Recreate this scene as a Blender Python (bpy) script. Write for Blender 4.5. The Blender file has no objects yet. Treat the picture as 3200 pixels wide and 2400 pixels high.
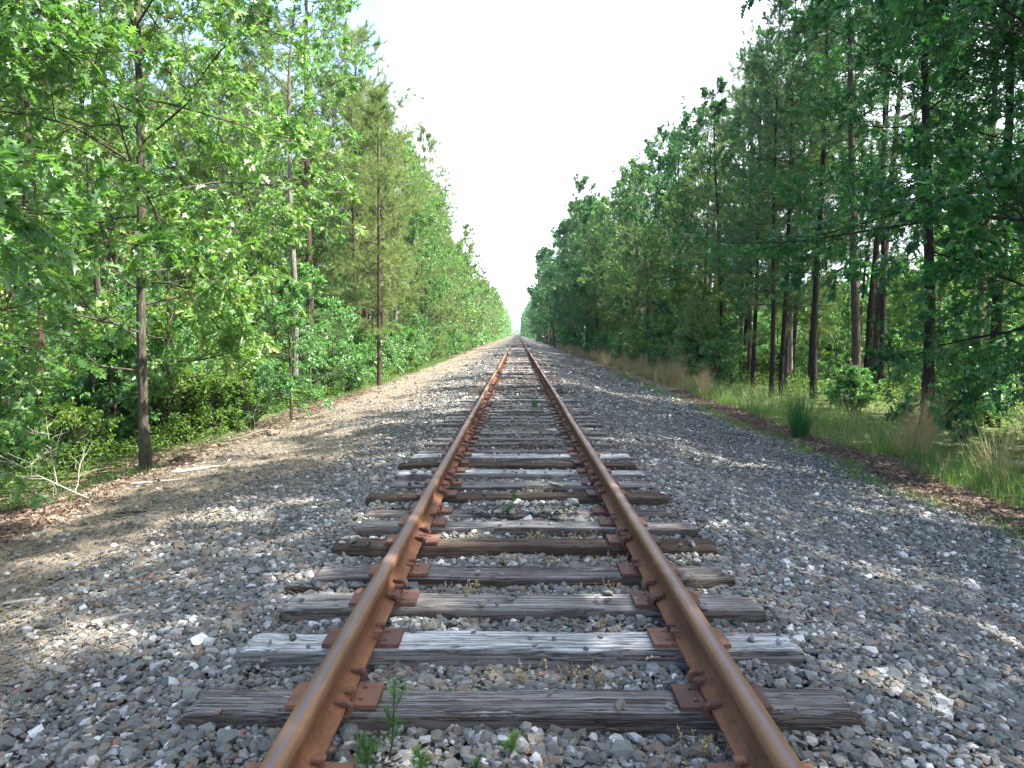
import bpy, math, random
import numpy as np
R = math.radians
sc = bpy.context.scene
COL = sc.collection

# ------------------------------------------------------------------ camera
cam_d = bpy.data.cameras.new('camera'); cam = bpy.data.objects.new('camera', cam_d); COL.objects.link(cam)
cam.location = (-0.04, 0.0, 1.44)
cam.rotation_euler = (R(90 - 3.92), 0, R(0.43))
cam_d.lens = 26.05; cam_d.sensor_width = 36; cam_d.clip_start = 0.05; cam_d.clip_end = 5000
sc.camera = cam

# ------------------------------------------------------------------ sky, sun, exposure
SUN_EL, SUN_AZ = 54.0, 99.0            # degrees; azimuth clockwise from +Y (down the line)
w = bpy.data.worlds.new('World'); sc.world = w; w.use_nodes = True
nt = w.node_tree; nt.nodes.clear()
out = nt.nodes.new('ShaderNodeOutputWorld'); bg = nt.nodes.new('ShaderNodeBackground')
sky = nt.nodes.new('ShaderNodeTexSky'); sky.sky_type = 'NISHITA'; sky.sun_disc = False
sky.sun_elevation = R(SUN_EL); sky.sun_rotation = R(SUN_AZ)
sky.air_density = 1.0; sky.dust_density = 1.2; sky.ozone_density = 1.0
tc = nt.nodes.new('ShaderNodeTexCoord'); mp = nt.nodes.new('ShaderNodeMapping')
mp.inputs['Scale'].default_value = (1.3, 1.0, 2.6)
nz = nt.nodes.new('ShaderNodeTexNoise'); nz.inputs['Scale'].default_value = 1.6; nz.inputs['Detail'].default_value = 5
cr = nt.nodes.new('ShaderNodeValToRGB'); cr.color_ramp.elements[0].position = 0.36; cr.color_ramp.elements[1].position = 0.60
cr.color_ramp.elements[0].color = (0.0, 0.0, 0.0, 1); cr.color_ramp.elements[1].color = (0.92, 0.92, 0.92, 1)
mx = nt.nodes.new('ShaderNodeMixRGB'); mx.inputs['Color2'].default_value = (4.6, 4.9, 5.4, 1)
nt.links.new(tc.outputs['Generated'], mp.inputs['Vector']); nt.links.new(mp.outputs[0], nz.inputs['Vector'])
sxz = nt.nodes.new('ShaderNodeSeparateXYZ'); nt.links.new(tc.outputs['Generated'], sxz.inputs[0])
ma = nt.nodes.new('ShaderNodeMath'); ma.operation = 'MULTIPLY_ADD'; ma.inputs[1].default_value = 2.2; nt.links.new(sxz.outputs[0], ma.inputs[0])
mb_ = nt.nodes.new('ShaderNodeMath'); mb_.operation = 'ADD'; mb_.inputs[1].default_value = 0.14; nt.links.new(nz.outputs['Fac'], mb_.inputs[0]); nt.links.new(mb_.outputs[0], ma.inputs[2])
nt.links.new(ma.outputs[0], cr.inputs['Fac']); nt.links.new(cr.outputs[0], mx.inputs['Fac'])
nt.links.new(sky.outputs[0], mx.inputs['Color1']); nt.links.new(mx.outputs[0], bg.inputs['Color'])
bg.inputs['Strength'].default_value = 0.138
nt.links.new(bg.outputs[0], out.inputs['Surface'])
sd = bpy.data.lights.new('sun', 'SUN'); sun = bpy.data.objects.new('sun', sd); COL.objects.link(sun)
sd.energy = 4.9; sd.angle = R(0.53); sd.color = (1.0, 0.93, 0.82)
sun.rotation_euler = (R(90 - SUN_EL), 0, R(180 - SUN_AZ))   # light comes from the azimuth SUN_AZ
sc.view_settings.view_transform = 'Standard'; sc.view_settings.look = 'None'
sc.view_settings.gamma = 1; sc.view_settings.exposure = 2.22; sc.view_settings.use_curve_mapping = False
sc.cycles.max_bounces = 8; sc.cycles.transparent_max_bounces = 4

# ------------------------------------------------------------------ helpers
def tag(o, label=None, cat=None, group=None, kind=None):
    if label: o['label'] = label
    if cat: o['category'] = cat
    if group: o['group'] = group
    if kind: o['kind'] = kind
    return o

def empty(name, loc=(0, 0, 0), rz=0.0):
    o = bpy.data.objects.new(name, None); COL.objects.link(o)
    o.empty_display_size = 0.1; o.location = loc; o.rotation_euler = (0, 0, rz)
    return o

def link(name, me, parent=None, loc=None):
    o = bpy.data.objects.new(name, me); COL.objects.link(o)
    if parent is not None: o.parent = parent
    if loc is not None: o.location = loc
    return o

def mesh_np(name, V, Fs, mat=None, rnd=None, smooth=False):
    """V (n,3); Fs one (m,k) index array or a list of them; rnd = per-face values in the same order."""
    if isinstance(Fs, np.ndarray): Fs = [Fs]
    Fs = [f for f in Fs if len(f)]
    me = bpy.data.meshes.new(name)
    V = np.ascontiguousarray(V, dtype=np.float32)
    me.vertices.add(len(V)); me.vertices.foreach_set('co', V.ravel())
    loops = np.concatenate([f.ravel() for f in Fs]).astype(np.int32)
    sizes = np.concatenate([np.full(len(f), f.shape[1], np.int32) for f in Fs])
    starts = np.concatenate([[0], np.cumsum(sizes)[:-1]]).astype(np.int32)
    me.loops.add(len(loops)); me.loops.foreach_set('vertex_index', loops)
    me.polygons.add(len(sizes)); me.polygons.foreach_set('loop_start', starts)
    try: me.polygons.foreach_set('loop_total', sizes)
    except Exception: pass
    me.polygons.foreach_set('use_smooth', np.full(len(sizes), smooth, dtype=bool))
    me.update(calc_edges=True)
    if rnd is not None:
        a = me.attributes.new('rnd', 'FLOAT', 'FACE'); a.data.foreach_set('value', np.asarray(rnd, np.float32))
    if mat: me.materials.append(mat)
    return me

class MB:
    """collects pieces into one mesh"""
    def __init__(s): s.V = []; s.F = {}; s.R = {}; s.n = 0
    def add(s, V, Fs, rnd=0.5):
        if isinstance(Fs, np.ndarray): Fs = [Fs]
        for f in Fs:
            f = np.asarray(f); k = f.shape[1]
            s.F.setdefault(k, []).append(f + s.n)
            r = np.full(len(f), rnd) if np.isscalar(rnd) else rnd
            s.R.setdefault(k, []).append(r)
        s.V.append(np.asarray(V, float)); s.n += len(V)
    def box(s, c, d, rz=0, rnd=.5, bev=0.0, M=None):
        x, y, z = np.array(d) / 2
        if bev <= 0:
            V = np.array([(a * x, b * y, e * z) for e in (-1, 1) for b in (-1, 1) for a in (-1, 1)])
            F = np.array([(0, 2, 3, 1), (4, 5, 7, 6), (0, 1, 5, 4), (2, 6, 7, 3), (0, 4, 6, 2), (1, 3, 7, 5)])
            Fs = [F]
        else:
            b = bev
            def ring(sx, sy, z_): return [(-sx, -sy, z_), (sx, -sy, z_), (sx, sy, z_), (-sx, sy, z_)]
            V = np.array(ring(x, y, -z) + ring(x, y, z - b) + ring(x - b, y - b, z))
            F = [(3, 2, 1, 0)] + [(i, (i + 1) % 4, 4 + (i + 1) % 4, 4 + i) for i in range(4)] + \
                [(4 + i, 4 + (i + 1) % 4, 8 + (i + 1) % 4, 8 + i) for i in range(4)] + [(8, 9, 10, 11)]
            Fs = [np.array(F)]
        if M is not None: V = V @ np.array(M).T
        c_, s_ = math.cos(rz), math.sin(rz)
        V = V @ np.array([[c_, s_, 0], [-s_, c_, 0], [0, 0, 1]])
        s.add(V + np.array(c), Fs, rnd)
    def mesh(s, name, mat, smooth=False):
        ks = sorted(s.F)
        return mesh_np(name, np.concatenate(s.V), [np.concatenate(s.F[k]) for k in ks], mat,
                       np.concatenate([np.concatenate(s.R[k]) for k in ks]), smooth)

def unit(a): return a / np.maximum(np.linalg.norm(a, axis=-1, keepdims=True), 1e-9)

def tubes(P, Rr, sides=5):
    """P (n,k,3), Rr (n,k) -> V, F"""
    n, k, _ = P.shape
    T = np.empty_like(P); T[:, 1:-1] = P[:, 2:] - P[:, :-2]; T[:, 0] = P[:, 1] - P[:, 0]; T[:, -1] = P[:, -1] - P[:, -2]
    T = unit(T)
    ref = np.where(np.abs(T[:, :1, 2:3]) > 0.8, np.array([1.0, 0, 0]), np.array([0, 0, 1.0])) * np.ones((n, k, 1))
    A = unit(np.cross(T, ref)); B = np.cross(T, A)
    an = np.arange(sides) * 2 * math.pi / sides
    V = P[:, :, None] + Rr[:, :, None, None] * (A[:, :, None] * np.cos(an)[None, None, :, None] + B[:, :, None] * np.sin(an)[None, None, :, None])
    idx = np.arange(n * k * sides).reshape(n, k, sides)
    a = idx[:, :-1]; b = np.roll(a, -1, 2); c = idx[:, 1:]; d = np.roll(c, -1, 2)
    F = np.stack([a, b, d, c], -1).reshape(-1, 4)
    return V.reshape(-1, 3), F

def curve(rng, S, D, L, k, wob=0.1, up=0.0):
    n = len(S); P = np.empty((n, k, 3)); P[:, 0] = S; d = unit(D)
    step = (L / (k - 1))[:, None]
    for i in range(1, k):
        d = unit(d + rng.normal(0, wob, (n, 3)) + np.array([0, 0, up]))
        P[:, i] = P[:, i - 1] + d * step
    return P

def sample(P, t):
    n, k, _ = P.shape; f = np.clip(t, 0, .999) * (k - 1); i = f.astype(int); u = (f - i)[:, None]
    r = np.arange(n); a = P[r, i]; b = P[r, i + 1]
    return a * (1 - u) + b * u, unit(b - a)

def kids(rng, P, L, n, t0, t1, ang, k, lscale, wob=.12, up=0.0, flat=0.0):
    """n children on each parent of P; returns curves, lengths"""
    m = len(P); Pp = np.repeat(P, n, 0); Lp = np.repeat(L, n)
    t = t0 + (t1 - t0) * ((np.tile(np.arange(n), m) + rng.random(m * n)) / n)
    s, T = sample(Pp, t)
    q = unit(rng.normal(0, 1, (m * n, 3)) * np.array([1, 1, 1 - flat])); q = unit(q - T * (q * T).sum(1, keepdims=True))
    a = np.radians(rng.normal(ang, 12, m * n))[:, None]
    D = T * np.cos(a) + q * np.sin(a)
    Lc = Lp * lscale * rng.uniform(.6, 1.25, m * n) * (1.15 - .65 * t)
    return curve(rng, s, D, Lc, k, wob, up), Lc

def leaves(rng, pos, axis, tmpl, size, tilt=.55, jit=.25, nref=(0, 0, 1)):
    """one template copy per pos; axis = where the leaf points"""
    TV, TF = tmpl; n = len(pos)
    y = unit(axis + rng.normal(0, jit, (n, 3)))
    nn = unit(np.array(nref) + rng.normal(0, tilt, (n, 3)))
    x = unit(np.cross(y, nn)); z = np.cross(x, y)
    sz = (size * rng.uniform(.5, 1.3, n))[:, None, None]
    wx = rng.uniform(.6, 1.15, (n, 1, 1)); wz_ = rng.normal(.9, .8, (n, 1, 1))
    V = pos[:, None] + sz * (wx * TV[None, :, 0:1] * x[:, None] + TV[None, :, 1:2] * y[:, None] + wz_ * TV[None, :, 2:3] * z[:, None])
    F = TF[None] + (np.arange(n) * len(TV))[:, None, None]
    return V.reshape(-1, 3), F.reshape(-1, TF.shape[1]), np.repeat(rng.random(n), len(TF))

# leaf templates (length 1 along y, normal z)
def T_oak():
    M = [(0, 0), (0, .22), (0, .42), (0, .66), (0, 1)]
    Rr = [(.25, .22), (.08, .33), (.37, .50), (.11, .57), (.27, .84), (.09, .80)]
    V = [(x, y) for x, y in M] + Rr + [(-x, y) for x, y in Rr]
    V = np.array([(x, y, .35 * abs(x) - .22 * y * y) for x, y in V])
    F = []
    for o, s in ((5, 1), (11, -1)):
        for t in [(0, o, o + 1), (0, o + 1, 1), (1, o + 1, 2), (o + 1, o + 2, 2), (2, o + 2, o + 3), (2, o + 3, 3), (o + 3, o + 4, 3), (3, o + 4, o + 5), (3, o + 5, 4)]:
            F.append(t if s > 0 else t[::-1])
    return V, np.array(F)
def T_mid():
    V = np.array([(0, 0, 0), (.3, .32, .1), (.1, .45, 0), (.3, .72, .02), (0, 1, -.2), (-.3, .72, .02), (-.1, .45, 0), (-.3, .32, .1)])
    F = np.array([(0, 1, 2), (2, 3, 4), (0, 2, 6), (2, 4, 6), (6, 4, 5), (0, 6, 7)])
    return V, F
def T_kite():
    return np.array([(0, 0, 0), (.3, .45, .06), (0, 1, -.12), (-.3, .45, .06)]), np.array([(0, 1, 2), (0, 2, 3)])
def T_tuft(rng, n, wd, lo=15, hi=80):
    V = []; F = []
    for i in range(n):
        a = rng.uniform(0, 2 * math.pi); e = math.radians(rng.uniform(lo, hi)); l = rng.uniform(.75, 1.1)
        d = np.array([math.sin(e) * math.cos(a), math.cos(e), math.sin(e) * math.sin(a)])
        s = unit(np.cross(d, rng.normal(0, 1, 3))) * wd
        b = np.array([0, rng.uniform(-.3, .25), 0])
        V += [b - s, b + s, b + d * l]; F.append((3 * i, 3 * i + 1, 3 * i + 2))
    return np.array(V), np.array(F)
OAK, MID, KITE = T_oak(), T_mid(), T_kite()
_r = np.random.default_rng(3)
TUFT, TUFT_F = T_tuft(_r, 18, .035), T_tuft(_r, 11, .075)

# ------------------------------------------------------------------ materials
class NT:
    def __init__(s, name):
        s.m = bpy.data.materials.new(name); s.m.use_nodes = True; s.t = s.m.node_tree; s.t.nodes.clear()
        s.o = s.t.nodes.new('ShaderNodeOutputMaterial')
    def n(s, typ, **kw):
        nd = s.t.nodes.new('ShaderNode' + typ)
        for k, v in kw.items():
            if k.startswith('_'): setattr(nd, k[1:], v)
            else:
                i = nd.inputs[int(k[1:])] if k[0] == 'i' and k[1:].isdigit() else nd.inputs[k.replace('__', ' ')]
                if isinstance(v, bpy.types.NodeSocket): s.t.links.new(v, i)
                else: i.default_value = v
        return nd
    def ramp(s, fac, pts, interp='LINEAR'):
        nd = s.t.nodes.new('ShaderNodeValToRGB'); c = nd.color_ramp; c.interpolation = interp
        while len(c.elements) > 1: c.elements.remove(c.elements[-1])
        for i, (p, col) in enumerate(pts):
            e = c.elements[0] if i == 0 else c.elements.new(p)
            e.position = p; e.color = (*col, 1) if len(col) == 3 else col
        s.t.links.new(fac, nd.inputs[0]); return nd.outputs[0]
    def mix(s, f, a, b, mode='MIX'):
        nd = s.n('MixRGB', _blend_type=mode, Fac=f, Color1=a if isinstance(a, bpy.types.NodeSocket) else (*a, 1), Color2=b if isinstance(b, bpy.types.NodeSocket) else (*b, 1))
        return nd.outputs[0]
    def math(s, op, a, b=0.0, c=None):
        nd = s.n('Math', _operation=op, i0=a, i1=b)
        if c is not None:
            if isinstance(c, bpy.types.NodeSocket): s.t.links.new(c, nd.inputs[2])
            else: nd.inputs[2].default_value = c
        return nd.outputs[0]
    def noise(s, vec, scale, detail=4, rough=.6, dist=0):
        return s.n('TexNoise', Vector=vec, Scale=scale, Detail=detail, Roughness=rough, Distortion=dist).outputs['Fac']
    def vec(s, kind='Object', scale=(1, 1, 1)):
        v = s.n('TexCoord').outputs[kind]
        return s.n('Mapping', Vector=v, Scale=scale).outputs[0]
    def pos(s, scale=(1, 1, 1)):
        return s.n('Mapping', Vector=s.n('NewGeometry').outputs['Position'], Scale=scale).outputs[0]
    def attr(s): return s.n('Attribute', _attribute_name='rnd').outputs['Fac']
    def bump(s, h, st=.5, d=.01): return s.n('Bump', Height=h, Strength=st, Distance=d).outputs[0]
    def out(s, sh): s.t.links.new(sh, s.o.inputs['Surface']); return s.m
    def pbr(s, col, rough=.8, nrm=None, spec=.5, metal=0.0):
        kw = dict(Roughness=rough, Metallic=metal); kw['Specular IOR Level'] = spec
        nd = s.n('BsdfPrincipled', **kw)
        if isinstance(col, bpy.types.NodeSocket): s.t.links.new(col, nd.inputs['Base Color'])
        else: nd.inputs['Base Color'].default_value = (*col, 1)
        if nrm is not None: s.t.links.new(nrm, nd.inputs['Normal'])
        return nd.outputs[0]

def leaf_mat(name, pts, trans, tw=.4, rough=.42, spec=.5):
    m = NT(name); r = m.attr()
    n = m.noise(m.pos(), .9, 2)
    oi = m.n('ObjectInfo').outputs['Random']
    f = m.math('ADD', m.math('MULTIPLY', r, .6), m.math('ADD', m.math('MULTIPLY', n, .45), m.math('MULTIPLY', oi, .36)))
    f = m.math('SUBTRACT', f, .19)
    c = m.ramp(f, pts)
    p = m.pbr(c, rough, spec=spec)
    t = m.n('BsdfTranslucent', Color=m.mix(.55, c, trans)).outputs[0]
    return m.out(m.n('MixShader', Fac=tw, i1=p, i2=t).outputs[0])

M_OAK = leaf_mat('oak_leaf', [(.05, (.030, .095, .026)), (.38, (.070, .180, .044)), (.66, (.130, .255, .060)), (.86, (.23, .33, .07)), (.97, (.34, .30, .08)), (1, (.40, .22, .10))], (.22, .50, .05), .42, .46, 1.0)
M_OAKR = leaf_mat('oak_leaf_painted_shade', [(.05, (.010, .055, .024)), (.5, (.020, .098, .036)), (.9, (.055, .16, .035)), (1, (.11, .18, .03))], (.09, .40, .04), .30, .45, .5)  # darker copy of the oak leaf: the right wood's shade is in its colour
M_MAPLE = leaf_mat('understory_leaf', [(.05, (.038, .130, .050)), (.5, (.075, .21, .068)), (.9, (.14, .28, .07)), (1, (.22, .31, .06))], (.22, .55, .08), .42, .45, .9)
M_PINE = leaf_mat('pine_needle', [(.05, (.10, .170, .058)), (.5, (.180, .25, .080)), (.85, (.21, .295, .088)), (1, (.28, .27, .10))], (.30, .42, .09), .30, .5, .5)
M_PINER = leaf_mat('pine_needle_painted_shade', [(.05, (.028, .100, .050)), (.5, (.060, .160, .062)), (.9, (.12, .21, .065)), (1, (.20, .18, .07))], (.17, .38, .08), .28, .5, .5)  # needle colour made darker and bluer to imitate shade on the right-hand pines
M_COVER = leaf_mat('blueberry_leaf', [(.05, (.055, .13, .030)), (.5, (.10, .21, .040)), (.9, (.17, .27, .055)), (1, (.26, .26, .07))], (.30, .48, .06), .42, .5, .35)
M_GRASS = leaf_mat('grass_blade', [(.05, (.045, .125, .030)), (.6, (.080, .185, .040)), (.85, (.15, .21, .06)), (1, (.34, .28, .14))], (.25, .5, .07), .3, .5, .3)
M_DRY = leaf_mat('dry_grass', [(.05, (.25, .18, .09)), (.5, (.42, .32, .17)), (1, (.56, .46, .28))], (.5, .36, .16), .25, .6, .3)
M_LITTER = leaf_mat('dead_leaf', [(.05, (.060, .044, .034)), (.35, (.125, .092, .072)), (.7, (.22, .17, .14)), (1, (.42, .34, .28))], (.4, .22, .1), .15, .6, .3)
M_STRAW = leaf_mat('pine_straw', [(.05, (.10, .078, .050)), (.5, (.22, .175, .12)), (1, (.38, .33, .25))], (.4, .3, .2), .1, .7, .3)

def bark(name, c1, c2, c3):
    m = NT(name); v = m.pos((1, 1, .22)); n = m.noise(v, 26, 5, .65, .4); n2 = m.noise(m.pos(), 1.6, 3)
    c = m.mix(m.math('MULTIPLY', n2, .8), m.ramp(n, [(.33, c1), (.55, c2), (.75, c3)]), c1)
    return m.out(m.pbr(c, .9, m.bump(n, .9, .03), .2))
M_BARK_OAK = bark('oak_bark', (.04, .034, .028), (.12, .105, .088), (.26, .24, .21))
M_BARK_PINE = bark('pine_bark', (.032, .022, .018), (.11, .080, .064), (.21, .165, .14))
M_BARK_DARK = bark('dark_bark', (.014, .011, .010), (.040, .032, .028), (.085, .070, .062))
M_BARK_PALE = bark('pale_bark', (.10, .09, .08), (.25, .23, .21), (.42, .40, .37))
M_DEAD = bark('bleached_wood', (.22, .20, .17), (.42, .39, .35), (.62, .59, .55))
M_DEADBR = bark('dead_branch', (.10, .085, .07), (.22, .19, .16), (.34, .31, .27))

def rust():
    m = NT('rusted_steel'); p = m.pos((1, .35, 1)); n = m.noise(p, 9, 6, .7); n2 = m.noise(m.pos(), 160, 3, .6); n3 = m.noise(m.pos((1, .08, 1)), 14, 3)
    c = m.ramp(n, [(.3, (.075, .032, .020)), (.5, (.145, .062, .032)), (.7, (.22, .10, .045))])
    c = m.mix(m.math('MULTIPLY', n2, .35), c, (.27, .135, .070))
    c = m.mix(m.math('MULTIPLY', m.ramp(n3, [(.45, (0, 0, 0)), (.7, (1, 1, 1))]), .4), c, (.09, .040, .030))
    c = m.mix(m.ramp(m.noise(m.pos((1, .6, 1)), 45, 5, .75), [(.52, (0, 0, 0)), (.66, (.65, .65, .65))]), c, (.060, .030, .022))
    return m.out(m.pbr(c, m.math('MULTIPLY_ADD', n, .3, .62), m.bump(n2, .6, .003), .22))
M_RUST = rust()
def rust_plate():
    m = NT('rusted_plate'); n = m.noise(m.pos(), 12, 5, .65); n2 = m.noise(m.pos(), 220, 3, .6); oi = m.n('ObjectInfo').outputs['Random']
    c = m.ramp(m.math('ADD', m.math('MULTIPLY', n, .7), m.math('MULTIPLY', oi, .3)), [(.3, (.065, .032, .026)), (.5, (.105, .050, .038)), (.7, (.17, .082, .050))])
    return m.out(m.pbr(c, .75, m.bump(n2, .3, .002), .3))
M_PLATE = rust_plate()
def rail_run():
    # the worn running band on the head: a greyer polished line that wanders slightly, inside rust
    m = NT('worn_rail_head'); v = m.pos(); n = m.noise(m.pos((1, .05, 1)), 6, 3); n2 = m.noise(m.pos((1, .5, 1)), 60, 4, .7)
    sx = m.n('SeparateXYZ', Vector=v).outputs[0]
    d = m.math('ABSOLUTE', m.math('SUBTRACT', m.math('ABSOLUTE', sx), m.math('MULTIPLY_ADD', n, .010, .7505)))
    f = m.ramp(d, [(.006, (1, 1, 1)), (.017, (0, 0, 0))])
    f = m.math('MULTIPLY', f, m.math('MULTIPLY_ADD', n2, .7, .35))
    c0 = m.ramp(m.noise(m.pos((1, .2, 1)), 10, 5, .7), [(.3, (.10, .050, .028)), (.7, (.20, .105, .052))])
    c = m.mix(f, c0, (.155, .14, .155))
    return m.out(m.pbr(c, m.math('MULTIPLY_ADD', f, -.14, .62), m.bump(n2, .3, .0015), .35, m.math('MULTIPLY', f, .5)))
M_HEAD = rail_run()

def wood(name, c1, c2, c3, stain=(.10, .05, .03), st=.3):
    m = NT(name); oi = m.n('ObjectInfo').outputs['Random']
    tcx = m.n('TexCoord').outputs['Object']
    v = m.n('VectorMath', _operation='ADD', i0=tcx, i1=m.n('CombineXYZ', X=m.math('MULTIPLY', oi, 37.0), Y=m.math('MULTIPLY', oi, 11.0)).outputs[0]).outputs[0]
    g = m.noise(m.n('Mapping', Vector=v, Scale=(.16, 9, 9)).outputs[0], 9, 8, .72, .12)
    g2 = m.noise(m.n('Mapping', Vector=v, Scale=(.11, 7, 7)).outputs[0], 7, 5, .65, .25)
    big = m.noise(v, 2.2, 3)
    crack = m.ramp(g2, [(.43, (0, 0, 0)), (.46, (1, 1, 1)), (.475, (1, 1, 1)), (.505, (0, 0, 0))])
    c = m.ramp(g, [(.30, c1), (.5, c2), (.66, c3)])
    c = m.mix(m.math('MULTIPLY', m.ramp(big, [(.45, (0, 0, 0)), (.7, (1, 1, 1))]), st), c, stain)
    g3 = m.noise(m.n('Mapping', Vector=v, Scale=(.05, 3, 3)).outputs[0], 9, 3, .5, .15)
    split = m.ramp(g3, [(.485, (0, 0, 0)), (.5, (1, 1, 1)), (.515, (0, 0, 0))])
    nzv = m.n('SeparateXYZ', Vector=m.n('NewGeometry').outputs['Normal']).outputs[2]
    c = m.mix(m.math('MULTIPLY', m.ramp(m.math('ADD', nzv, m.math('MULTIPLY', big, .3)), [(.55, (1, 1, 1)), (.95, (0, 0, 0))]), .75), c, (.050, .040, .033))   # only the top has bleached
    c = m.mix(m.math('MULTIPLY', crack, .6), c, (.025, .021, .019)); c = m.mix(m.math('MULTIPLY', split, .8), c, (.010, .008, .007))
    h = m.math('SUBTRACT', m.math('MULTIPLY', g, .5), m.math('MULTIPLY', m.math('MAXIMUM', crack, split), .8))
    return m.out(m.pbr(c, .85, m.bump(h, .7, .010), .10))
M_T = [wood('bleached_tie_wood', (.26, .26, .26), (.44, .445, .45), (.66, .67, .68), (.20, .15, .10), .25),
       wood('grey_tie_wood', (.115, .105, .098), (.235, .225, .215), (.40, .395, .39), (.09, .055, .04), .45),
       wood('brown_tie_wood', (.030, .022, .018), (.095, .068, .052), (.20, .16, .135), (.04, .022, .018), .5),
       wood('split_tie_wood', (.055, .047, .044), (.16, .148, .142), (.36, .35, .35), (.04, .025, .024), .5)]

def stone_mat():
    m = NT('crushed_stone'); r = m.attr(); n = m.noise(m.pos(), 70, 4, .65); n2 = m.noise(m.pos(), 9, 2)
    c = m.ramp(r, [(0, (.075, .088, .085)), (.16, (.125, .140, .138)), (.34, (.165, .175, .170)), (.48, (.10, .108, .115)), (.60, (.165, .150, .130)), (.67, (.19, .145, .115)), (.72, (.12, .098, .082)), (.78, (.21, .215, .22)), (.87, (.29, .30, .31)), (.935, (.42, .43, .44)), (.98, (.58, .59, .59)), (.995, (.28, .13, .09))], 'CONSTANT')
    c = m.mix(.8, c, m.ramp(n, [(.3, (.6, .6, .59)), (.7, (1.0, 1.0, 1.0))]), 'MULTIPLY')
    c = m.mix(m.math('MULTIPLY', n2, .22), c, (.17, .14, .11))
    return m.out(m.pbr(c, .82, m.bump(n, .5, .006), .3))
M_STONE = stone_mat()

def ground_mat():
    m = NT('ground_surface'); P = m.pos(); xyz = m.n('SeparateXYZ', Vector=P); X = xyz.outputs[0]; Y = xyz.outputs[1]
    wob = m.math('MULTIPLY_ADD', m.noise(P, .35, 4, .6), 1.6, -.8); wob2 = m.math('MULTIPLY_ADD', m.noise(P, 2.5, 4, .7), .7, -.35)
    Xw = m.math('ADD', X, m.math('ADD', wob, wob2))
    # crushed stone seen small: cells of different greys
    vo = m.n('TexVoronoi', Vector=P, Scale=21.0); cell = m.n('SeparateXYZ', Vector=vo.outputs['Color']).outputs[0]
    st = m.ramp(cell, [(0, (.075, .085, .082)), (.25, (.14, .152, .148)), (.45, (.19, .19, .185)), (.58, (.20, .165, .135)), (.68, (.12, .11, .10)), (.76, (.30, .30, .29)), (.88, (.48, .48, .48)), (.96, (.66, .66, .65))], 'CONSTANT')
    st = m.mix(m.ramp(vo.outputs['Distance'], [(.35, (0, 0, 0)), (.75, (1, 1, 1))]), st, (.03, .03, .03))
    # sandy fines with straw
    sn = m.noise(m.pos((1, .5, 1)), 18, 6, .75); sn2 = m.noise(P, 1.2, 4)
    sand = m.ramp(sn, [(.3, (.07, .058, .044)), (.5, (.18, .15, .112)), (.68, (.32, .275, .21))])
    sand = m.mix(m.ramp(sn2, [(.45, (0, 0, 0)), (.65, (1, 1, 1))]), sand, m.mix(.5, sand, (.13, .12, .11)))
    # leaf litter
    vl = m.n('TexVoronoi', Vector=P, Scale=15.0); cl = m.n('SeparateXYZ', Vector=vl.outputs['Color']).outputs[1]
    lit = m.ramp(cl, [(0, (.045, .028, .020)), (.4, (.105, .068, .046)), (.75, (.17, .12, .088)), (1, (.28, .21, .165))])
    # mossy green floor of the woods
    flo = m.ramp(m.noise(P, 3.5, 6, .7), [(.3, (.035, .045, .016)), (.5, (.07, .095, .028)), (.7, (.12, .105, .06))])
    def step(v, a, b): return m.ramp(m.math('DIVIDE', m.math('SUBTRACT', v, a), b - a), [(0, (0, 0, 0)), (1, (1, 1, 1))])
    left = m.mix(step(m.math('MULTIPLY', Xw, -1.0), 1.9, 2.7), st, sand)
    left = m.mix(step(m.math('MULTIPLY', Xw, -1.0), 4.7, 5.2), left, lit)
    left = m.mix(step(m.math('MULTIPLY', Xw, -1.0), 5.9, 7.0), left, flo)
    right = m.mix(step(Xw, 4.8, 5.15), st, lit)
    right = m.mix(step(Xw, 5.9, 6.6), right, flo)
    c = m.mix(step(X, -.2, .2), left, right)
    h = m.math('SUBTRACT', m.math('MULTIPLY', sn, .3), vo.outputs['Distance'])
    return m.out(m.pbr(c, .9, m.bump(h, .8, .03), .2))
M_GROUND = ground_mat()

# ------------------------------------------------------------------ ground
GX = np.array([-400, -60, -14, -8, -5.8, -4.7, -2.9, -1.95, -1.45, 1.45, 1.8, 3.1, 4.6, 6.2, 9, 14, 60, 400.])
GZ = np.array([-1.0, -1.0, -.85, -.72, -.56, -.40, -.17, -.115, -.074, -.074, -.115, -.43, -.60, -.64, -.70, -.85, -1.0, -1.0])
def gz(x, y):
    x = np.asarray(x, float); y = np.asarray(y, float)
    z = np.interp(x, GX, GZ)
    a = np.clip((np.abs(x) - 1.6) / 2.0, 0, 1)
    z = z + a * (.022 * np.sin(x * 1.7 + y * .9) + .020 * np.sin(y * 1.9 - x * .6 + 1) + .012 * np.sin(3.7 * x + 2.9 * y))
    return z
xs = np.unique(np.concatenate([np.arange(-16, 16.01, .2), np.array([-1500, -400, -150, -60, -40, -30, -24, -20, 20, 24, 30, 40, 60, 150, 400, 1500.])]))
ys = np.unique(np.concatenate([np.arange(-6, 30.01, .25), np.arange(30, 90, 1.5), np.arange(90, 700, 25), np.array([-300, -100, -30, -12, 1000, 1800, 3500.])]))
XX, YY = np.meshgrid(xs, ys); ZZ = gz(XX, YY) - .012
idx = np.arange(XX.size).reshape(XX.shape)
F = np.stack([idx[:-1, :-1], idx[:-1, 1:], idx[1:, 1:], idx[1:, :-1]], -1).reshape(-1, 4)
g = link('ground', mesh_np('ground', np.stack([XX.ravel(), YY.ravel(), ZZ.ravel()], 1), F, M_GROUND, smooth=True)); tag(g, kind='structure')

# ------------------------------------------------------------------ ties
rng = np.random.default_rng(11)
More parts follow.
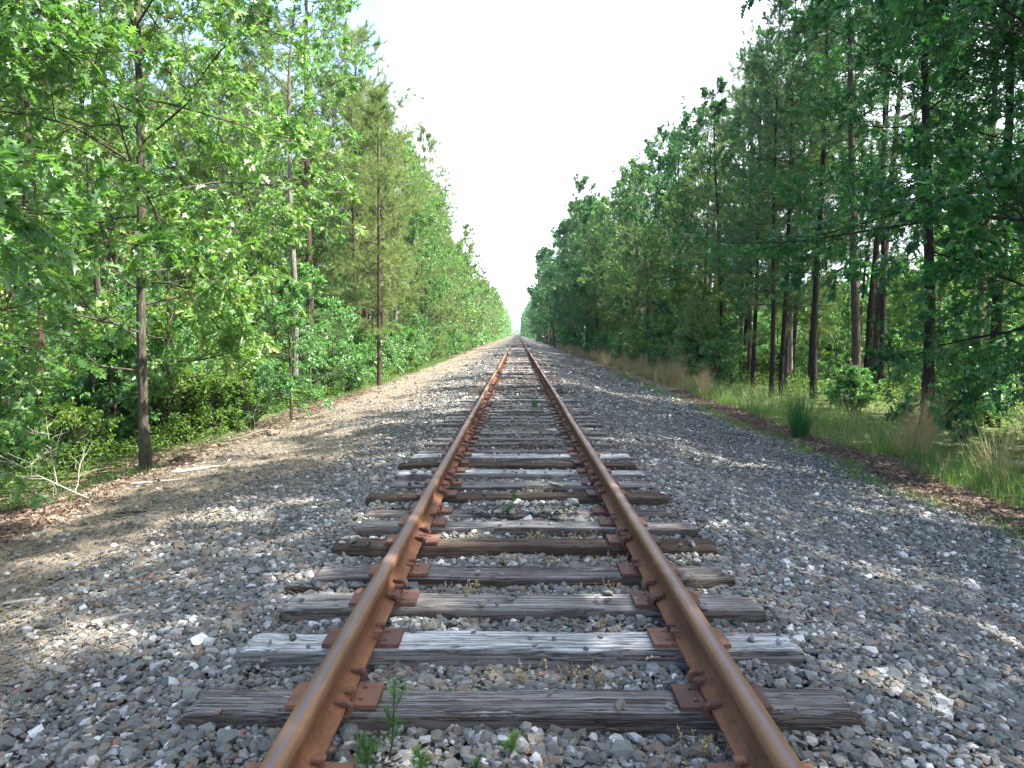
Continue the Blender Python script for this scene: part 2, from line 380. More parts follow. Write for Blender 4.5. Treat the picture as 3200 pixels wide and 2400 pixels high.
# (centre y, left end, right end, material, height, yaw, label)
TIES = [(2.27, -1.30, 1.23, 0, 0, 0, 'pale grey tie cut off by the bottom edge of the view'),
        (2.83, -1.32, 1.27, 3, 0, .003, 'dark deeply split tie with pine seedlings growing in front of its left half'),
        (3.38, -1.31, 1.26, 0, .01, .006, 'widest almost white tie, bleached smooth, cream dead leaf beneath its front edge'),
        (3.92, -1.29, 1.27, 1, 0, .008, 'silvery tie with rounded lifted right end and two big anchors at each side'),
        (4.44, -1.28, 1.26, 3, -.01, .004, 'cracked grey tie with a broken splinter lying along its left end'),
        (5.02, -1.30, 1.306, 2, .01, 0, 'dark brown creosoted tie with a blue-black stain on top'),
        (5.54, -1.24, 1.303, 1, 0, -.004, 'smooth light grey tie just beyond the dark brown stained tie'),
        (6.09, -1.31, 1.27, 3, -.045, .0, 'half buried grey tie hidden by white stones in its middle'),
        (6.56, -1.38, 1.30, 2, .0, .02, 'black rotten tie, skewed, with its left half sunk under stones'),
        (7.10, -1.27, 1.29, 1, -.01, -.012, 'narrow grey tie just beyond the skewed rotten tie'),
        (7.66, -1.30, 1.27, 0, .0, 0, 'light grey tie with bright right end, second beyond the skewed rotten tie'),
        (8.18, -1.35, 1.27, 2, .0, .01, 'dark tie poking far out past the left rail'),
        (8.70, -1.30, 1.29, 0, .0, 0, 'pale tie lying before a close pair of whitish ties')]
yy = 9.24
i = 13
while yy < 600:
    TIES.append((yy, -1.29 + rng.normal(0, .035), 1.29 + rng.normal(0, .035), int(rng.choice([0, 1, 1, 2, 3, 3, 2, 1])), rng.normal(-.022, .014), rng.normal(0, .008), None))
    yy += .533 + rng.normal(0, .015); i += 1

def tie_mesh(r, nx=64, ny=9):
    """a worn 1 m long, 0.23 wide beam (scaled in x by the object): rounded edges, ragged ends, sagging"""
    L, W, H = 2.58, .225, .18
    u = np.linspace(-1, 1, nx); prof = []
    # cross-section going over the top: left foot, up, round, top, round, down
    cs = [(-.5, -1), (-.5, -.55), (-.5, -.16), (-.47, -.05)] + [(t, 0) for t in np.linspace(-.41, .41, ny)] + [(.47, -.05), (.5, -.16), (.5, -.55), (.5, -1)]
    cs = np.array(cs); k = len(cs); V = np.zeros((nx, k, 3))
    wl = np.interp(np.linspace(0, 1, nx), np.linspace(0, 1, 14), r.normal(0, .006, 14)); wr = np.interp(np.linspace(0, 1, nx), np.linspace(0, 1, 14), r.normal(0, .006, 14))
    zt = np.interp(np.linspace(0, 1, nx), np.linspace(0, 1, 9), r.normal(0, .004, 9))
    ridge = np.interp(np.arange(k), np.arange(k), r.normal(0, .0022, k))
    for i_, uu in enumerate(u):
        e = max(0, abs(uu) - .975) / .025
        V[i_, :, 0] = uu * L / 2 + (r.normal(0, .004, k) * (1 if abs(uu) > .985 else 0))
        V[i_, :, 1] = cs[:, 0] * W + np.where(cs[:, 0] < 0, wl[i_], wr[i_]) + r.normal(0, .0012, k)
        V[i_, :, 2] = cs[:, 1] * H + zt[i_] * (cs[:, 1] > -.3) + (ridge + r.normal(0, .0012, k)) * (cs[:, 1] > -.3) - .012 * e * (cs[:, 1] > -.1)
    idx_ = np.arange(nx * k).reshape(nx, k)
    Fq = np.stack([idx_[:-1, :-1], idx_[1:, :-1], idx_[1:, 1:], idx_[:-1, 1:]], -1).reshape(-1, 4)
    ends = [np.array([idx_[0, ::-1][::-1]]), np.array([idx_[-1, ::-1]])]
    me = mesh_np('tie', V.reshape(-1, 3), [Fq] + ends, None, smooth=True)
    return me

tie_src = []
for v in range(8): tie_src.append(tie_mesh(np.random.default_rng(100 + v)))
tie_var = {}
def tie_data(v, m):
    if (v, m) not in tie_var:
        me = tie_src[v].copy(); me.materials.append(M_T[m]); tie_var[(v, m)] = me
    return tie_var[(v, m)]

# tie plate with square holes
def plate_mesh():
    gx = [-.175, -.13, -.115, -.097, -.079, .079, .097, .115, .13, .175]; gy = [-.095, -.055, -.040, -.0075, .0075, .040, .055, .095]
    holes = {(2, 1), (2, 5), (6, 3)}
    T = .018; V = []; F = []
    solid = {(a, b) for a in range(len(gx) - 1) for b in range(len(gy) - 1)} - holes
    def q(*p):
        n = len(V); V.extend(p); F.append((n, n + 1, n + 2, n + 3))
    for a, b in solid:
        x0, x1, y0, y1 = gx[a], gx[a + 1], gy[b], gy[b + 1]
        hh = T + (.004 if a in (3, 5) else 0)
        q((x0, y0, hh), (x1, y0, hh), (x1, y1, hh), (x0, y1, hh))
        for (da, db, p0, p1) in ((-1, 0, (x0, y1), (x0, y0)), (1, 0, (x1, y0), (x1, y1)), (0, -1, (x0, y0), (x1, y0)), (0, 1, (x1, y1), (x0, y1))):
            nb = (a + da, b + db)
            h2 = 0 if nb not in solid else T + (.004 if nb[0] in (3, 5) else 0)
            if h2 < hh: q((*p0, h2), (*p1, h2), (*p1, hh), (*p0, hh))
    return mesh_np('tie_plate', np.array(V), np.array(F), M_PLATE)
ME_PLATE = plate_mesh()
def spike_mesh():
    b = MB()
    b.box((0, 0, .0), (.016, .016, .05), rnd=.5)
    b.box((-.010, 0, .030), (.044, .030, .014), rnd=.5, bev=.005)
    return b.mesh('spike', M_PLATE)
ME_SPIKE = spike_mesh()
def anchor_mesh(big):
    """curved clip gripping the edge of the rail foot; x is outwards from the foot edge, z=0 top of foot edge"""
    p = np.array([(-.050, .024), (-.032, .019), (-.014, .020), (.002, .022), (.013, .014), (.019, .0), (.020, -.018), (.012, -.034), (-.012, -.040), (-.05, -.040)])
    if big: p[:6] *= np.array([1.15, 1.5])
    n = len(p); t = np.gradient(p, axis=0); t /= np.linalg.norm(t, axis=1)[:, None]; nr = np.stack([-t[:, 1], t[:, 0]], 1)
    hw = np.interp(np.arange(n), [0, 3, 5, n - 1], [.016, .040, .040, .022] if big else [.010, .016, .016, .014]); th = .012 if big else .0085
    V = []
    for i_ in range(n):
        for s1, s2 in ((-1, -1), (1, -1), (1, 1), (-1, 1)):
            q = p[i_] + nr[i_] * th * s2; V.append((q[0], hw[i_] * s1, q[1]))
    F = [(3, 2, 1, 0)] + [(4 * i_ + j, 4 * i_ + (j + 1) % 4, 4 * i_ + 4 + (j + 1) % 4, 4 * i_ + 4 + j) for i_ in range(n - 1) for j in range(4)] + [(4 * n - 4, 4 * n - 3, 4 * n - 2, 4 * n - 1)]
    me = mesh_np('rail_anchor', np.array(V), np.array(F), M_PLATE)
    return me
ME_ANCH = [anchor_mesh(False), anchor_mesh(True)]

RX = .7525        # rail head centre
FOOT = .070       # half foot width
N_TIE = 300
far_b = MB()
for i, (y, l, r_, m, dz, yaw, lab) in enumerate(TIES):
    ln = r_ - l; cx = (l + r_) / 2
    if i >= N_TIE:
        far_b.box((cx, y, -.09), (ln, .22, .18)); continue
    o = link('railway_tie', tie_data(i % 8, m)); o.location = (cx, y, dz - .004); o.scale = (ln / 2.58, .94, 1); o.rotation_euler = (rng.normal(0, .012), 0, yaw)
    if lab is None:
        if y < 12: lab = 'weathered tie in the stretch just before the rows blur together, %s' % ['bleached grey', 'mid grey', 'dark brown', 'black-split grey'][m]; grp = 'ties in the middle stretch'
        else: lab = 'small looking weathered tie in the distant evenly spaced run of ties'; grp = 'distant ties under the rails'
        tag(o, lab, 'railway tie', grp)
    else: tag(o, lab, 'railway tie')
    if y < 42:
        for sgn in (-1, 1):
            p = link('tie_plate', ME_PLATE, o)
            # undo the tie's stretch so that the plate keeps its size and sits under the rail
            sx = ln / 2.58
            p.location = ((sgn * (RX + .004) - cx) / sx, rng.normal(0, .006) , .006 - dz * 0); p.scale = (1 / sx, 1 / .94, 1)
            p.rotation_euler = (0, 0, math.pi if sgn < 0 else 0)
            if y < 20:
                for (hx, hy) in ((-.088, .047), (-.088, -.047), (.088, 0)):
                    if rng.random() < .2: continue
                    s_ = link('spike', ME_SPIKE, p); s_.location = (hx * .93, hy + rng.normal(0, .002), .020 + rng.uniform(0, .012))
                    s_.rotation_euler = (rng.normal(0, .05), rng.normal(0, .05), math.pi if hx < 0 else 0)
f = link('distant_ties', far_b.mesh('distant_ties', M_T[1])); tag(f, 'ties too far away to count under the narrowing rails', 'railway ties', kind='stuff')

# ------------------------------------------------------------------ rails
def rail(sgn):
    hw, bw = .0365, FOOT
    prof = [(-bw, 0), (-bw, .011), (-.045, .018), (-.016, .030), (-.0095, .048), (-.0085, .085), (-.0095, .118), (-.018, .127), (-hw, .134), (-hw, .158), (-.030, .1665), (-.018, .1700),
            (0, .1712), (.018, .1700), (.030, .1665), (hw, .158), (hw, .134), (.018, .127), (.0095, .118), (.0085, .085), (.0095, .048), (.016, .030), (.045, .018), (bw, .011), (bw, 0)]
    prof = np.array(prof); k = len(prof)
    Ys = np.concatenate([np.arange(-2, 60, .4), np.arange(60, 620, 4)])
    wx = .004 * np.sin(Ys * .31 + sgn) + .006 * np.sin(Ys * .083) * (Ys > 12); wz = .006 * np.sin(Ys * .42 + sgn * 1.3) * (Ys > 10) + .008 * np.sin(Ys * .17 + sgn) * (Ys > 18)
    V = np.zeros((len(Ys), k, 3)); V[:, :, 0] = prof[None, :, 0] + sgn * RX + wx[:, None]; V[:, :, 1] = Ys[:, None]; V[:, :, 2] = prof[None, :, 1] + .0255 + wz[:, None]
    ix = np.arange(len(Ys) * k).reshape(len(Ys), k)
    Fq = np.stack([ix[:-1, :-1], ix[:-1, 1:], ix[1:, 1:], ix[1:, :-1]], -1).reshape(-1, 4)[:, ::-1]
    bot = np.stack([ix[:-1, -1], ix[:-1, 0], ix[1:, 0], ix[1:, -1]], -1)[:, ::-1]
    seg = np.tile(np.arange(k - 1), len(Ys) - 1)
    top = (seg >= 8) & (seg <= 15)
    body = link('steel_rail', mesh_np('steel_rail', V.reshape(-1, 3), [Fq[~top], bot], M_RUST))
    # the head's running surface is its own worn part of the rail
    head = link('running_surface', mesh_np('running_surface', V.reshape(-1, 3), Fq[top], M_HEAD, smooth=True), body)
    tag(body, 'rusty brown steel rail on the %s, its inner %s' % (('left', 'side lit orange') if sgn < 0 else ('right', 'web in dark shadow')), 'rail')
    n = 0
    near = {1: [(-.14, 0), (.13, 0)], 2: [], 3: [(-.10, 1), (.135, 1)], 5: [(-.10, 1), (.13, 1)], 6: [], 8: [(-.15, 1), (.12, 1)]}
    for i_, T in enumerate(TIES[:90]):
        lst = near.get(i_) if i_ < 9 else ([(-.14, 1), (.14, 1)] if i_ % 2 else [])
        if i_ in (7, 4, 0): lst = []
        for dy, big in lst or []:
            if n > 98: break
            a = link('rail_anchor', ME_ANCH[big], body); n += 1
            a.location = (sgn * (RX - FOOT), T[0] + dy, .0255 + .011); a.rotation_euler = (0, 0, math.pi if sgn > 0 else 0); a.scale = (.85, .8, .8)
            if sgn < 0: a.location.x = -(RX - FOOT)
    return body
rail(-1); rail(1)

# ------------------------------------------------------------------ ballast stones
def icosa():
    t = (1 + 5 ** .5) / 2
    V = np.array([(-1, t, 0), (1, t, 0), (-1, -t, 0), (1, -t, 0), (0, -1, t), (0, 1, t), (0, -1, -t), (0, 1, -t), (t, 0, -1), (t, 0, 1), (-t, 0, -1), (-t, 0, 1)]) / math.sqrt(1 + t * t)
    F = np.array([(0, 11, 5), (0, 5, 1), (0, 1, 7), (0, 7, 10), (0, 10, 11), (1, 5, 9), (5, 11, 4), (11, 10, 2), (10, 7, 6), (7, 1, 8), (3, 9, 4), (3, 4, 2), (3, 2, 6), (3, 6, 8), (3, 8, 9), (4, 9, 5), (2, 4, 11), (6, 2, 10), (8, 6, 7), (9, 8, 1)])
    return V, F
ICO = icosa()
OCT = (np.array([(1, 0, 0), (-1, 0, 0), (0, 1, 0), (0, -1, 0), (0, 0, 1), (0, 0, -1)], float), np.array([(0, 2, 4), (2, 1, 4), (1, 3, 4), (3, 0, 4), (2, 0, 5), (1, 2, 5), (3, 1, 5), (0, 3, 5)]))
def rand_rot(rng, n):
    q = unit(rng.normal(0, 1, (n, 4))); a, b, c, d = q.T
    return np.stack([np.stack([1 - 2 * (c * c + d * d), 2 * (b * c - a * d), 2 * (b * d + a * c)], -1), np.stack([2 * (b * c + a * d), 1 - 2 * (b * b + d * d), 2 * (c * d - a * b)], -1), np.stack([2 * (b * d - a * c), 2 * (c * d + a * b), 1 - 2 * (b * b + c * c)], -1)], 1)
def stones(rng, P, size, base, jit=.22):
    TV, TF = base; n = len(P); k = len(TV)
    V = TV[None] * (1 + rng.normal(0, jit, (n, k, 1))) + rng.normal(0, .10, (n, k, 3))
    V = np.sign(V) * np.abs(V) ** .8
    V *= rng.uniform(.55, 1.2, (n, 1, 3))
    V = np.einsum('nij,nkj->nki', rand_rot(rng, n), V); V[:, :, 2] *= .72
    V = V * size[:, None, None] + P[:, None]
    F = TF[None] + (np.arange(n) * k)[:, None, None]
    return V.reshape(-1, 3), F.reshape(-1, 3), np.repeat(rng.random(n), len(TF))

tie_y = np.array([t[0] for t in TIES]); tie_l = np.array([t[1] for t in TIES]); tie_r = np.array([t[2] for t in TIES]); tie_dz = np.array([t[4] for t in TIES])
def on_tie(x, y, pad=0.0):
    j = np.clip(np.searchsorted(tie_y, y), 1, len(tie_y) - 1); j = np.where(np.abs(tie_y[j - 1] - y) < np.abs(tie_y[j] - y), j - 1, j)
    return (np.abs(y - tie_y[j]) < .112 + pad) & (x > tie_l[j] - pad) & (x < tie_r[j] + pad), j

rng = np.random.default_rng(21)
SB = []
def scatter(y0, y1, xl, xr, dens, s0, s1, base, rngx=rng):
    n = int((y1 - y0) * (xr - xl) * dens); x = rngx.uniform(xl, xr, n); y = rngx.uniform(y0, y1, n)
    # thin out toward the sandy bank on the left and the grass on the right, with wavy edges
    el = -2.05 + .35 * np.sin(y * .8) + .2 * np.sin(y * 2.3); er = 4.95 + .25 * np.sin(y * .6 + 1) + .15 * np.sin(y * 1.9)
    pl = np.clip((x - (el - .9)) / 1.1, .04, 1); pr = np.clip(((er + .25) - x) / .5, .02, 1)
    keep = rngx.random(n) < pl * pr
    x, y = x[keep], y[keep]; n = len(x)
    ot, j = on_tie(x, y, .014)
    buried = (tie_dz[j] < -.03) & (np.abs(x) < .45)
    keep = ~ot | (rngx.random(n) < np.where(y > 9, .10, .014)) | (buried & (rngx.random(n) < .8))
    keep &= ~((np.abs(np.abs(x) - RX) < FOOT + .012) & ot)
    keep &= ~((np.abs(np.abs(x) - RX) < FOOT + .004))
    x, y, ot = x[keep], y[keep], ot[keep]; n = len(x)
    size = np.clip(rngx.lognormal(math.log((s0 + s1) / 2 * .8), .36, n), s0 * .45, s1 * 1.5)
    z = gz(x, y) + size * rngx.uniform(-.1, .55, n)
    # cribs between ties filled a little unevenly
    z += np.where(np.abs(x) < 1.3, .006 + .012 * np.sin(x * 5 + y * 3) + .010 * np.sin(y * 7.1 - x * 2), 0)
    z = np.where(ot, .006 + tie_dz[np.clip(np.searchsorted(tie_y, y), 0, len(tie_y) - 1)] * .8 + size * .35, z)
    SB.append(stones(rngx, np.stack([x, y, z], 1), size, base))
scatter(1.3, 5.0, -4.4, 4.2, 2700, .011, .027, ICO)
scatter(5.0, 9.0, -4.6, 5.6, 1800, .012, .027, ICO)
scatter(9.0, 15.0, -4.8, 5.6, 900, .016, .030, OCT)
scatter(15.0, 30.0, -4.8, 5.8, 300, .026, .044, OCT)
scatter(30.0, 60.0, -4.8, 5.8, 60, .035, .06, OCT)
# a lower fill of small dark chips so that no flat sheet shows between stones
n = 52000; x = rng.uniform(-3.0, 4.9, n); y = 1.4 + 7.5 * rng.random(n) ** 1.3; ot, _ = on_tie(x, y, .0); x, y = x[~ot], y[~ot]
SB.append(stones(rng, np.stack([x, y, gz(x, y) - .004], 1), rng.uniform(.006, .014, len(x)), OCT))
off = 0; VV = []; FF = []; RR = []
for V, F, r_ in SB: VV.append(V); FF.append(F + off); RR.append(r_); off += len(V)
o = link('ballast_stones', mesh_np('ballast_stones', np.concatenate(VV), np.concatenate(FF), M_STONE, np.concatenate(RR)))
tag(o, 'grey, white and brown crushed stone ballast around the ties', 'gravel', kind='stuff')
del VV, FF, RR, SB

# ------------------------------------------------------------------ tree generators
def join(parts):
    off = 0; V = []; F = []; Rn = []
    for v, f, r_ in parts: V.append(v); F.append(f + off); Rn.append(r_); off += len(v)
    return np.concatenate(V), np.concatenate(F), np.concatenate(Rn)

def broadleaf(seed, H, r0, cb, CR, n1=22, n2=7, n3=5, nl=9, ls=.14, tmpl=MID, leafm=None, barkm=None, lean=(0, 0), droop=0.0, stems=1, shape='oak', wob=.045, floor=.28):
    g = np.random.default_rng(seed); bp = []
    S = np.zeros((stems, 3)); S[:, :2] = g.normal(0, .12 * (stems > 1), (stems, 2)); S[:, 2] = -.15
    D = np.tile(np.array([lean[0], lean[1], 1.0]), (stems, 1)) + g.normal(0, .25 * (stems > 1), (stems, 3))
    P0 = curve(g, S, D, np.full(stems, H), 12, wob * .6, .05); t = np.linspace(0, 1, 12)
    R0 = np.tile(r0 * (1 - t) ** .8 + .010, (stems, 1)); R0[:, 0] *= 1.35
    bp.append(tubes(P0, R0, 9))
    # primaries
    m = n1 * stems; tt = cb + (0.97 - cb) * ((np.tile(np.arange(n1), stems) + g.random(m)) / n1)
    s, T = sample(np.repeat(P0, n1, 0), tt)
    az = np.arange(m) * 2.4 + g.normal(0, .4, m); rel = (tt - cb) / (1 - cb)
    if shape == 'oak': prof = np.sin(np.pi * np.clip(rel * .82 + .22, 0, 1)) ** .7
    else: prof = (1 - rel) ** .6
    el = np.radians(g.normal(8, 9, m) + 45 * rel ** 1.5)
    D = np.stack([np.cos(az) * np.cos(el), np.sin(az) * np.cos(el), np.sin(el)], 1)
    L1 = CR * np.maximum(prof, floor) * g.uniform(.7, 1.2, m)
    P1 = curve(g, s, D, L1, 7, .13, .035 - droop)
    bp.append(tubes(P1, np.maximum(.018, r0 * .30 * (1 - tt))[:, None] * np.linspace(1, .3, 7)[None], 5))
    P2, L2 = kids(g, P1, L1, n2, .22, 1.0, 48, 5, .46, .14, .02 - droop, .5)
    bp.append(tubes(P2, np.full((len(P2), 1), max(.007, r0 * .05)) * np.linspace(1, .4, 5)[None], 4))
    P3, L3 = kids(g, P2, L2, n3, .2, 1.0, 45, 4, .55, .16, .02 - droop, .3)
    bp.append(tubes(P3, np.full((len(P3), 1), .0042) * np.linspace(1, .5, 4)[None], 3))
    # leaves toward the twig ends
    Pr = np.repeat(P3, nl, 0); q = len(Pr)
    pos, T = sample(Pr, g.random(q) ** .55)
    ax = unit(T + g.normal(0, .75, (q, 3)) + np.array([0, 0, -.25]))
    pos = pos + ax * .02
    lv, lf, lr = leaves(g, pos, ax, tmpl, ls, .55, .1)
    BV, BF, BR = join([(v, f, np.full(len(f), .5)) for v, f in bp])
    return (mesh_np('trunk', BV, BF, barkm or M_BARK_OAK, BR, True), mesh_np('crown', lv, lf, leafm or M_OAK, lr))

def pine(seed, H, r0, cb, CR, nw=24, per=4, ns=8, nt_=4, ts=.13, tmpl=TUFT, leafm=None, barkm=None, drop=.15, scrag=.25, stubs=10):
    g = np.random.default_rng(seed); bp = []
    P0 = curve(g, np.array([[0, 0, -.15]]), np.array([[g.normal(0, .012), g.normal(0, .012), 1.0]]), np.array([H]), 14, .011, .05); t = np.linspace(0, 1, 14)
    R0 = (r0 * (1 - t) ** .85 + .012)[None]; R0[0, 0] *= 1.25
    bp.append(tubes(P0, R0, 10))
    m = nw * per; w_ = np.repeat(np.arange(nw), per)
    tt = cb + (.985 - cb) * (w_ + g.normal(0, .15, m)) / nw; tt = np.clip(tt, cb, .985)
    keep = g.random(m) > drop; tt = tt[keep]; w_ = w_[keep]; m = len(tt)
    s, T = sample(np.repeat(P0, m, 0), tt); rel = (tt - cb) / (1 - cb)
    az = w_ * 1.3 + (np.arange(m) % per) * 2 * math.pi / per + g.normal(0, .35, m)
    prof = np.clip(1.05 - rel, 0, 1) ** .5 * np.clip(.6 + rel * 2.2, 0, 1)
    L1 = CR * np.maximum(prof, .12) * g.uniform(1 - scrag * 1.6, 1 + scrag, m)
    el = np.radians(g.normal(2, 10, m) + 50 * rel ** 1.6)
    D = np.stack([np.cos(az) * np.cos(el), np.sin(az) * np.cos(el), np.sin(el)], 1)
    P1 = curve(g, s, D, L1, 7, .09, .05)
    bp.append(tubes(P1, np.maximum(.014, r0 * .26 * (1 - tt))[:, None] * np.linspace(1, .3, 7)[None], 5))
    P2, L2 = kids(g, P1, L1, ns, .28, 1.0, 50, 4, .34, .10, .06, .55)
    bp.append(tubes(P2, np.full((len(P2), 1), .006) * np.linspace(1, .6, 4)[None], 3))
    pa, Ta = sample(np.repeat(P2, nt_, 0), np.clip(1 - .75 * (np.tile(np.arange(nt_), len(P2)) / nt_) * g.uniform(.6, 1.1, len(P2) * nt_), 0, .999))
    pb, Tb = sample(np.repeat(P1, nt_, 0), 1 - .45 * g.random(len(P1) * nt_))
    pos, T = np.concatenate([pa, pb]), np.concatenate([Ta, Tb])
    ax = unit(T + np.array([0, 0, .35]))
    lv, lf, lr = leaves(g, pos, ax, tmpl, ts, .6, .12)
    if stubs:
        a = g.uniform(0, 6.28, stubs); h = g.uniform(.22, max(cb, .3), stubs); ss, _ = sample(np.repeat(P0, stubs, 0), h)
        Ls = g.uniform(.3, 1.5, stubs)
        Pd = curve(g, ss, np.stack([np.cos(a), np.sin(a), g.normal(.05, .15, stubs)], 1), Ls, 5, .14, 0)
        bp.append(tubes(Pd, np.full((stubs, 1), .011) * np.linspace(1, .3, 5)[None], 4))
        Pe, _ = kids(g, Pd, Ls, 3, .3, 1, 45, 4, .4, .15); bp.append(tubes(Pe, np.full((len(Pe), 1), .005) * np.linspace(1, .4, 4)[None], 3))
    BV, BF, BR = join([(v, f, np.full(len(f), .5)) for v, f in bp])
    return (mesh_np('trunk', BV, BF, barkm or M_BARK_PINE, BR, True), mesh_np('crown', lv, lf, leafm or M_PINE, lr))

prng = np.random.default_rng(5)
def plant(name, proto, x, y, rz=None, s=1.0, label=None, cat='tree', group=None, z=None, sz=None, crown='crown', trunk='trunk'):
    e = empty(name, (x, y, float(gz(x, y)) if z is None else z), prng.uniform(0, 6.28) if rz is None else rz)
    e.scale = (s, s, sz or s)
    link(trunk, proto[0], e); link(crown, proto[1], e)
    tag(e, label, cat, group); return e

# prototypes ------------------------------------------------------
# left: sunlit mixed oaks and pines
L_OAK = [broadleaf(31, 12.5, .095, .22, 3.1, 30, 9, 5, 14, .125, MID, M_OAK), broadleaf(32, 10, .09, .12, 2.8, 28, 9, 5, 14, .115, MID, M_MAPLE), broadleaf(33, 14, .11, .34, 3.3, 28, 9, 5, 14, .13, MID, M_OAK, M_BARK_PALE)]
L_PINE = [pine(41, 14.8, .10, .30, 2.8, 24, 4, 10, 5, .17), pine(42, 13.5, .085, .22, 2.5, 26, 4, 10, 5, .17), pine(43, 15.8, .12, .40, 3.1, 22, 4, 11, 5, .18, drop=.22, scrag=.35)]
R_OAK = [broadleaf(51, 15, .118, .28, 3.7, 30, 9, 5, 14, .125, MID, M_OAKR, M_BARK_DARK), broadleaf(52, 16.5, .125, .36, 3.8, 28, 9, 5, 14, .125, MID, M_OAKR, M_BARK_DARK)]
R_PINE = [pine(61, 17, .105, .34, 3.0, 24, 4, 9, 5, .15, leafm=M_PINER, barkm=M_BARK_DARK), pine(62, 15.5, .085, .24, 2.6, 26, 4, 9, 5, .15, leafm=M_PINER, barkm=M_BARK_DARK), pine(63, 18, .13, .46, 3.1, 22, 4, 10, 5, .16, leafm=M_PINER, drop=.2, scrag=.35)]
SAPL = [broadleaf(71, 4.2, .03, .12, 1.5, 16, 6, 4, 8, .12, MID, M_MAPLE), broadleaf(72, 3.0, .022, .10, 1.2, 14, 6, 4, 8, .11, MID, M_MAPLE), broadleaf(73, 5.5, .04, .2, 1.7, 18, 6, 4, 8, .12, MID, M_COVER)]
SHRUB = [broadleaf(81, 1.3, .014, .12, .75, 7, 5, 4, 7, .075, KITE, M_COVER, stems=5), broadleaf(82, .9, .012, .10, .6, 7, 5, 4, 7, .065, KITE, M_MAPLE, stems=5), broadleaf(83, 1.8, .018, .15, .9, 8, 6, 4, 7, .09, KITE, M_MAPLE, stems=5)]
YPINE = [pine(91, 4.5, .04, .06, 1.5, 14, 4, 7, 5, .14, stubs=0), pine(92, 3.0, .03, .05, 1.1, 11, 4, 6, 5, .13, leafm=M_PINER, stubs=0)]
F_TREE = [broadleaf(101, 13, .14, .16, 3.2, 20, 6, 4, 6, .34, KITE, M_OAK), pine(102, 14, .13, .16, 2.6, 18, 4, 5, 4, .30, TUFT_F), broadleaf(103, 13.5, .14, .14, 3.3, 20, 6, 4, 6, .34, KITE, M_OAKR), pine(104, 14.5, .13, .18, 2.8, 18, 4, 5, 4, .30, TUFT_F, M_PINER)]

# -- left, singled out ones -------------------------------------------------
hero = broadleaf(200, 11.5, .060, .12, 3.1, 44, 11, 5, 16, .118, OAK, M_OAK, M_BARK_OAK, wob=.022, floor=.6)
plant('oak_tree', hero, -5.28, 10.3, 3.6, 1, 'young oak with dark knotty trunk rising from leaf litter at the left gravel edge', 'tree')
nearl = broadleaf(201, 8.2, .08, .10, 3.4, 42, 10, 5, 13, .150, OAK, M_OAK, M_BARK_DARK, droop=.02, floor=.85)
plant('oak_tree', nearl, -6.5, 5.6, 1.0, 1, 'big-leaved oak crowding the left border, the closest foliage on that side', 'tree')
plant('oak_tree', L_OAK[1], -8.8, 15.8, 2.0, .92, 'dark-trunked oak just left of and behind the young edge oak', 'tree')
plant('oak_tree', broadleaf(203, 13, .085, .50, 2.6, 22, 8, 5, 12, .125, MID, M_OAK, M_BARK_PALE), -6.2, 20.2, .2, 1, 'pale straight-trunked oak midway in the left wood', 'tree')
plant('pine_tree', L_PINE[1], -5.1, 27.0, 1.0, .80, 'slender lone pine standing at the left gravel edge where the bank narrows', 'tree')
plant('pine_tree', L_PINE[2], -7.3, 26.0, 2.2, 1.12, 'tallest left pine with long upswept limbs against the sky', 'tree')
plant('pine_tree', L_PINE[0], -7.0, 34.0, 1.2, 1.06, 'dense-crowned pine just beyond the tallest left pine', 'tree')
plant('pine_tree', L_PINE[0], -9.8, 18.0, 0.3, .95, 'scraggly pine showing through the oak leaves on the left', 'tree')
plant('oak_tree', SAPL[0], -4.75, 15.3, .3, .7, 'thin bare-stemmed sapling leaning at the left verge beside a stump', 'tree')

def label_tree(kind, side, y, x):
    dist = 'near' if y < 22 else 'middle' if y < 60 else 'far'
    dep = 'front row' if abs(x) < 9 else 'inner rows'
    l = {'near': 'in the nearest %s of the %s wood' % (dep, side), 'middle': 'in the %s of the %s wood, mid distance' % (dep, side), 'far': 'in the narrowing far end of the %s tree wall' % side}[dist]
    return '%s %s' % (kind, l), '%s %s' % (kind + 's', l)

rng = np.random.default_rng(77)
placed = [(-7.3, 26), (-5.15, 10.2), (-6.7, 5.6), (-8.8, 15.8), (-6.2, 20.2), (-5.1, 27), (-8.6, 24), (-9.8, 18)]
def ok(x, y, d):
    return all((x - a) ** 2 + (y - b) ** 2 > d * d for a, b in placed)
def wood_fill(n, x0, x1, y0, y1, side, protos, dmin, names, sc_=(.8, 1.08), vis=None):
    k = 0; tries = 0
    while k < n and tries < n * 40:
        tries += 1
        x = rng.uniform(x0, x1); y = rng.uniform(y0, y1)
        if not ok(x, y, dmin): continue
        if abs(x) / max(y, .1) > .86: continue          # outside the field of view
        j = int(rng.integers(len(protos)))
        placed.append((x, y)); s = rng.uniform(*sc_)
        kd = names[j]; lab, grp = label_tree({'oak_tree': 'leafy oak', 'pine_tree': 'pine', 'sapling': 'leafy sapling', 'young_pine': 'young bushy pine'}[kd], side, y, x)
        plant(kd, protos[j], x, y, None, s, lab, 'tree', grp); k += 1
    return k
LP = L_OAK + L_PINE + L_PINE[1:]; LN = ['oak_tree'] * 3 + ['pine_tree'] * 5
wood_fill(46, -24, -6.6, 8, 46, 'left', LP, 2.0, LN)
wood_fill(16, -8.2, -6.2, 28, 62, 'left', LP, 1.8, LN)
wood_fill(26, -11, -6.4, 60, 105, 'left', F_TREE[:2], 1.8, ['oak_tree', 'pine_tree'], (.85, 1.1))
wood_fill(42, -11, -6.2, 105, 240, 'left', F_TREE[:2], 2.2, ['oak_tree', 'pine_tree'], (.9, 1.15))
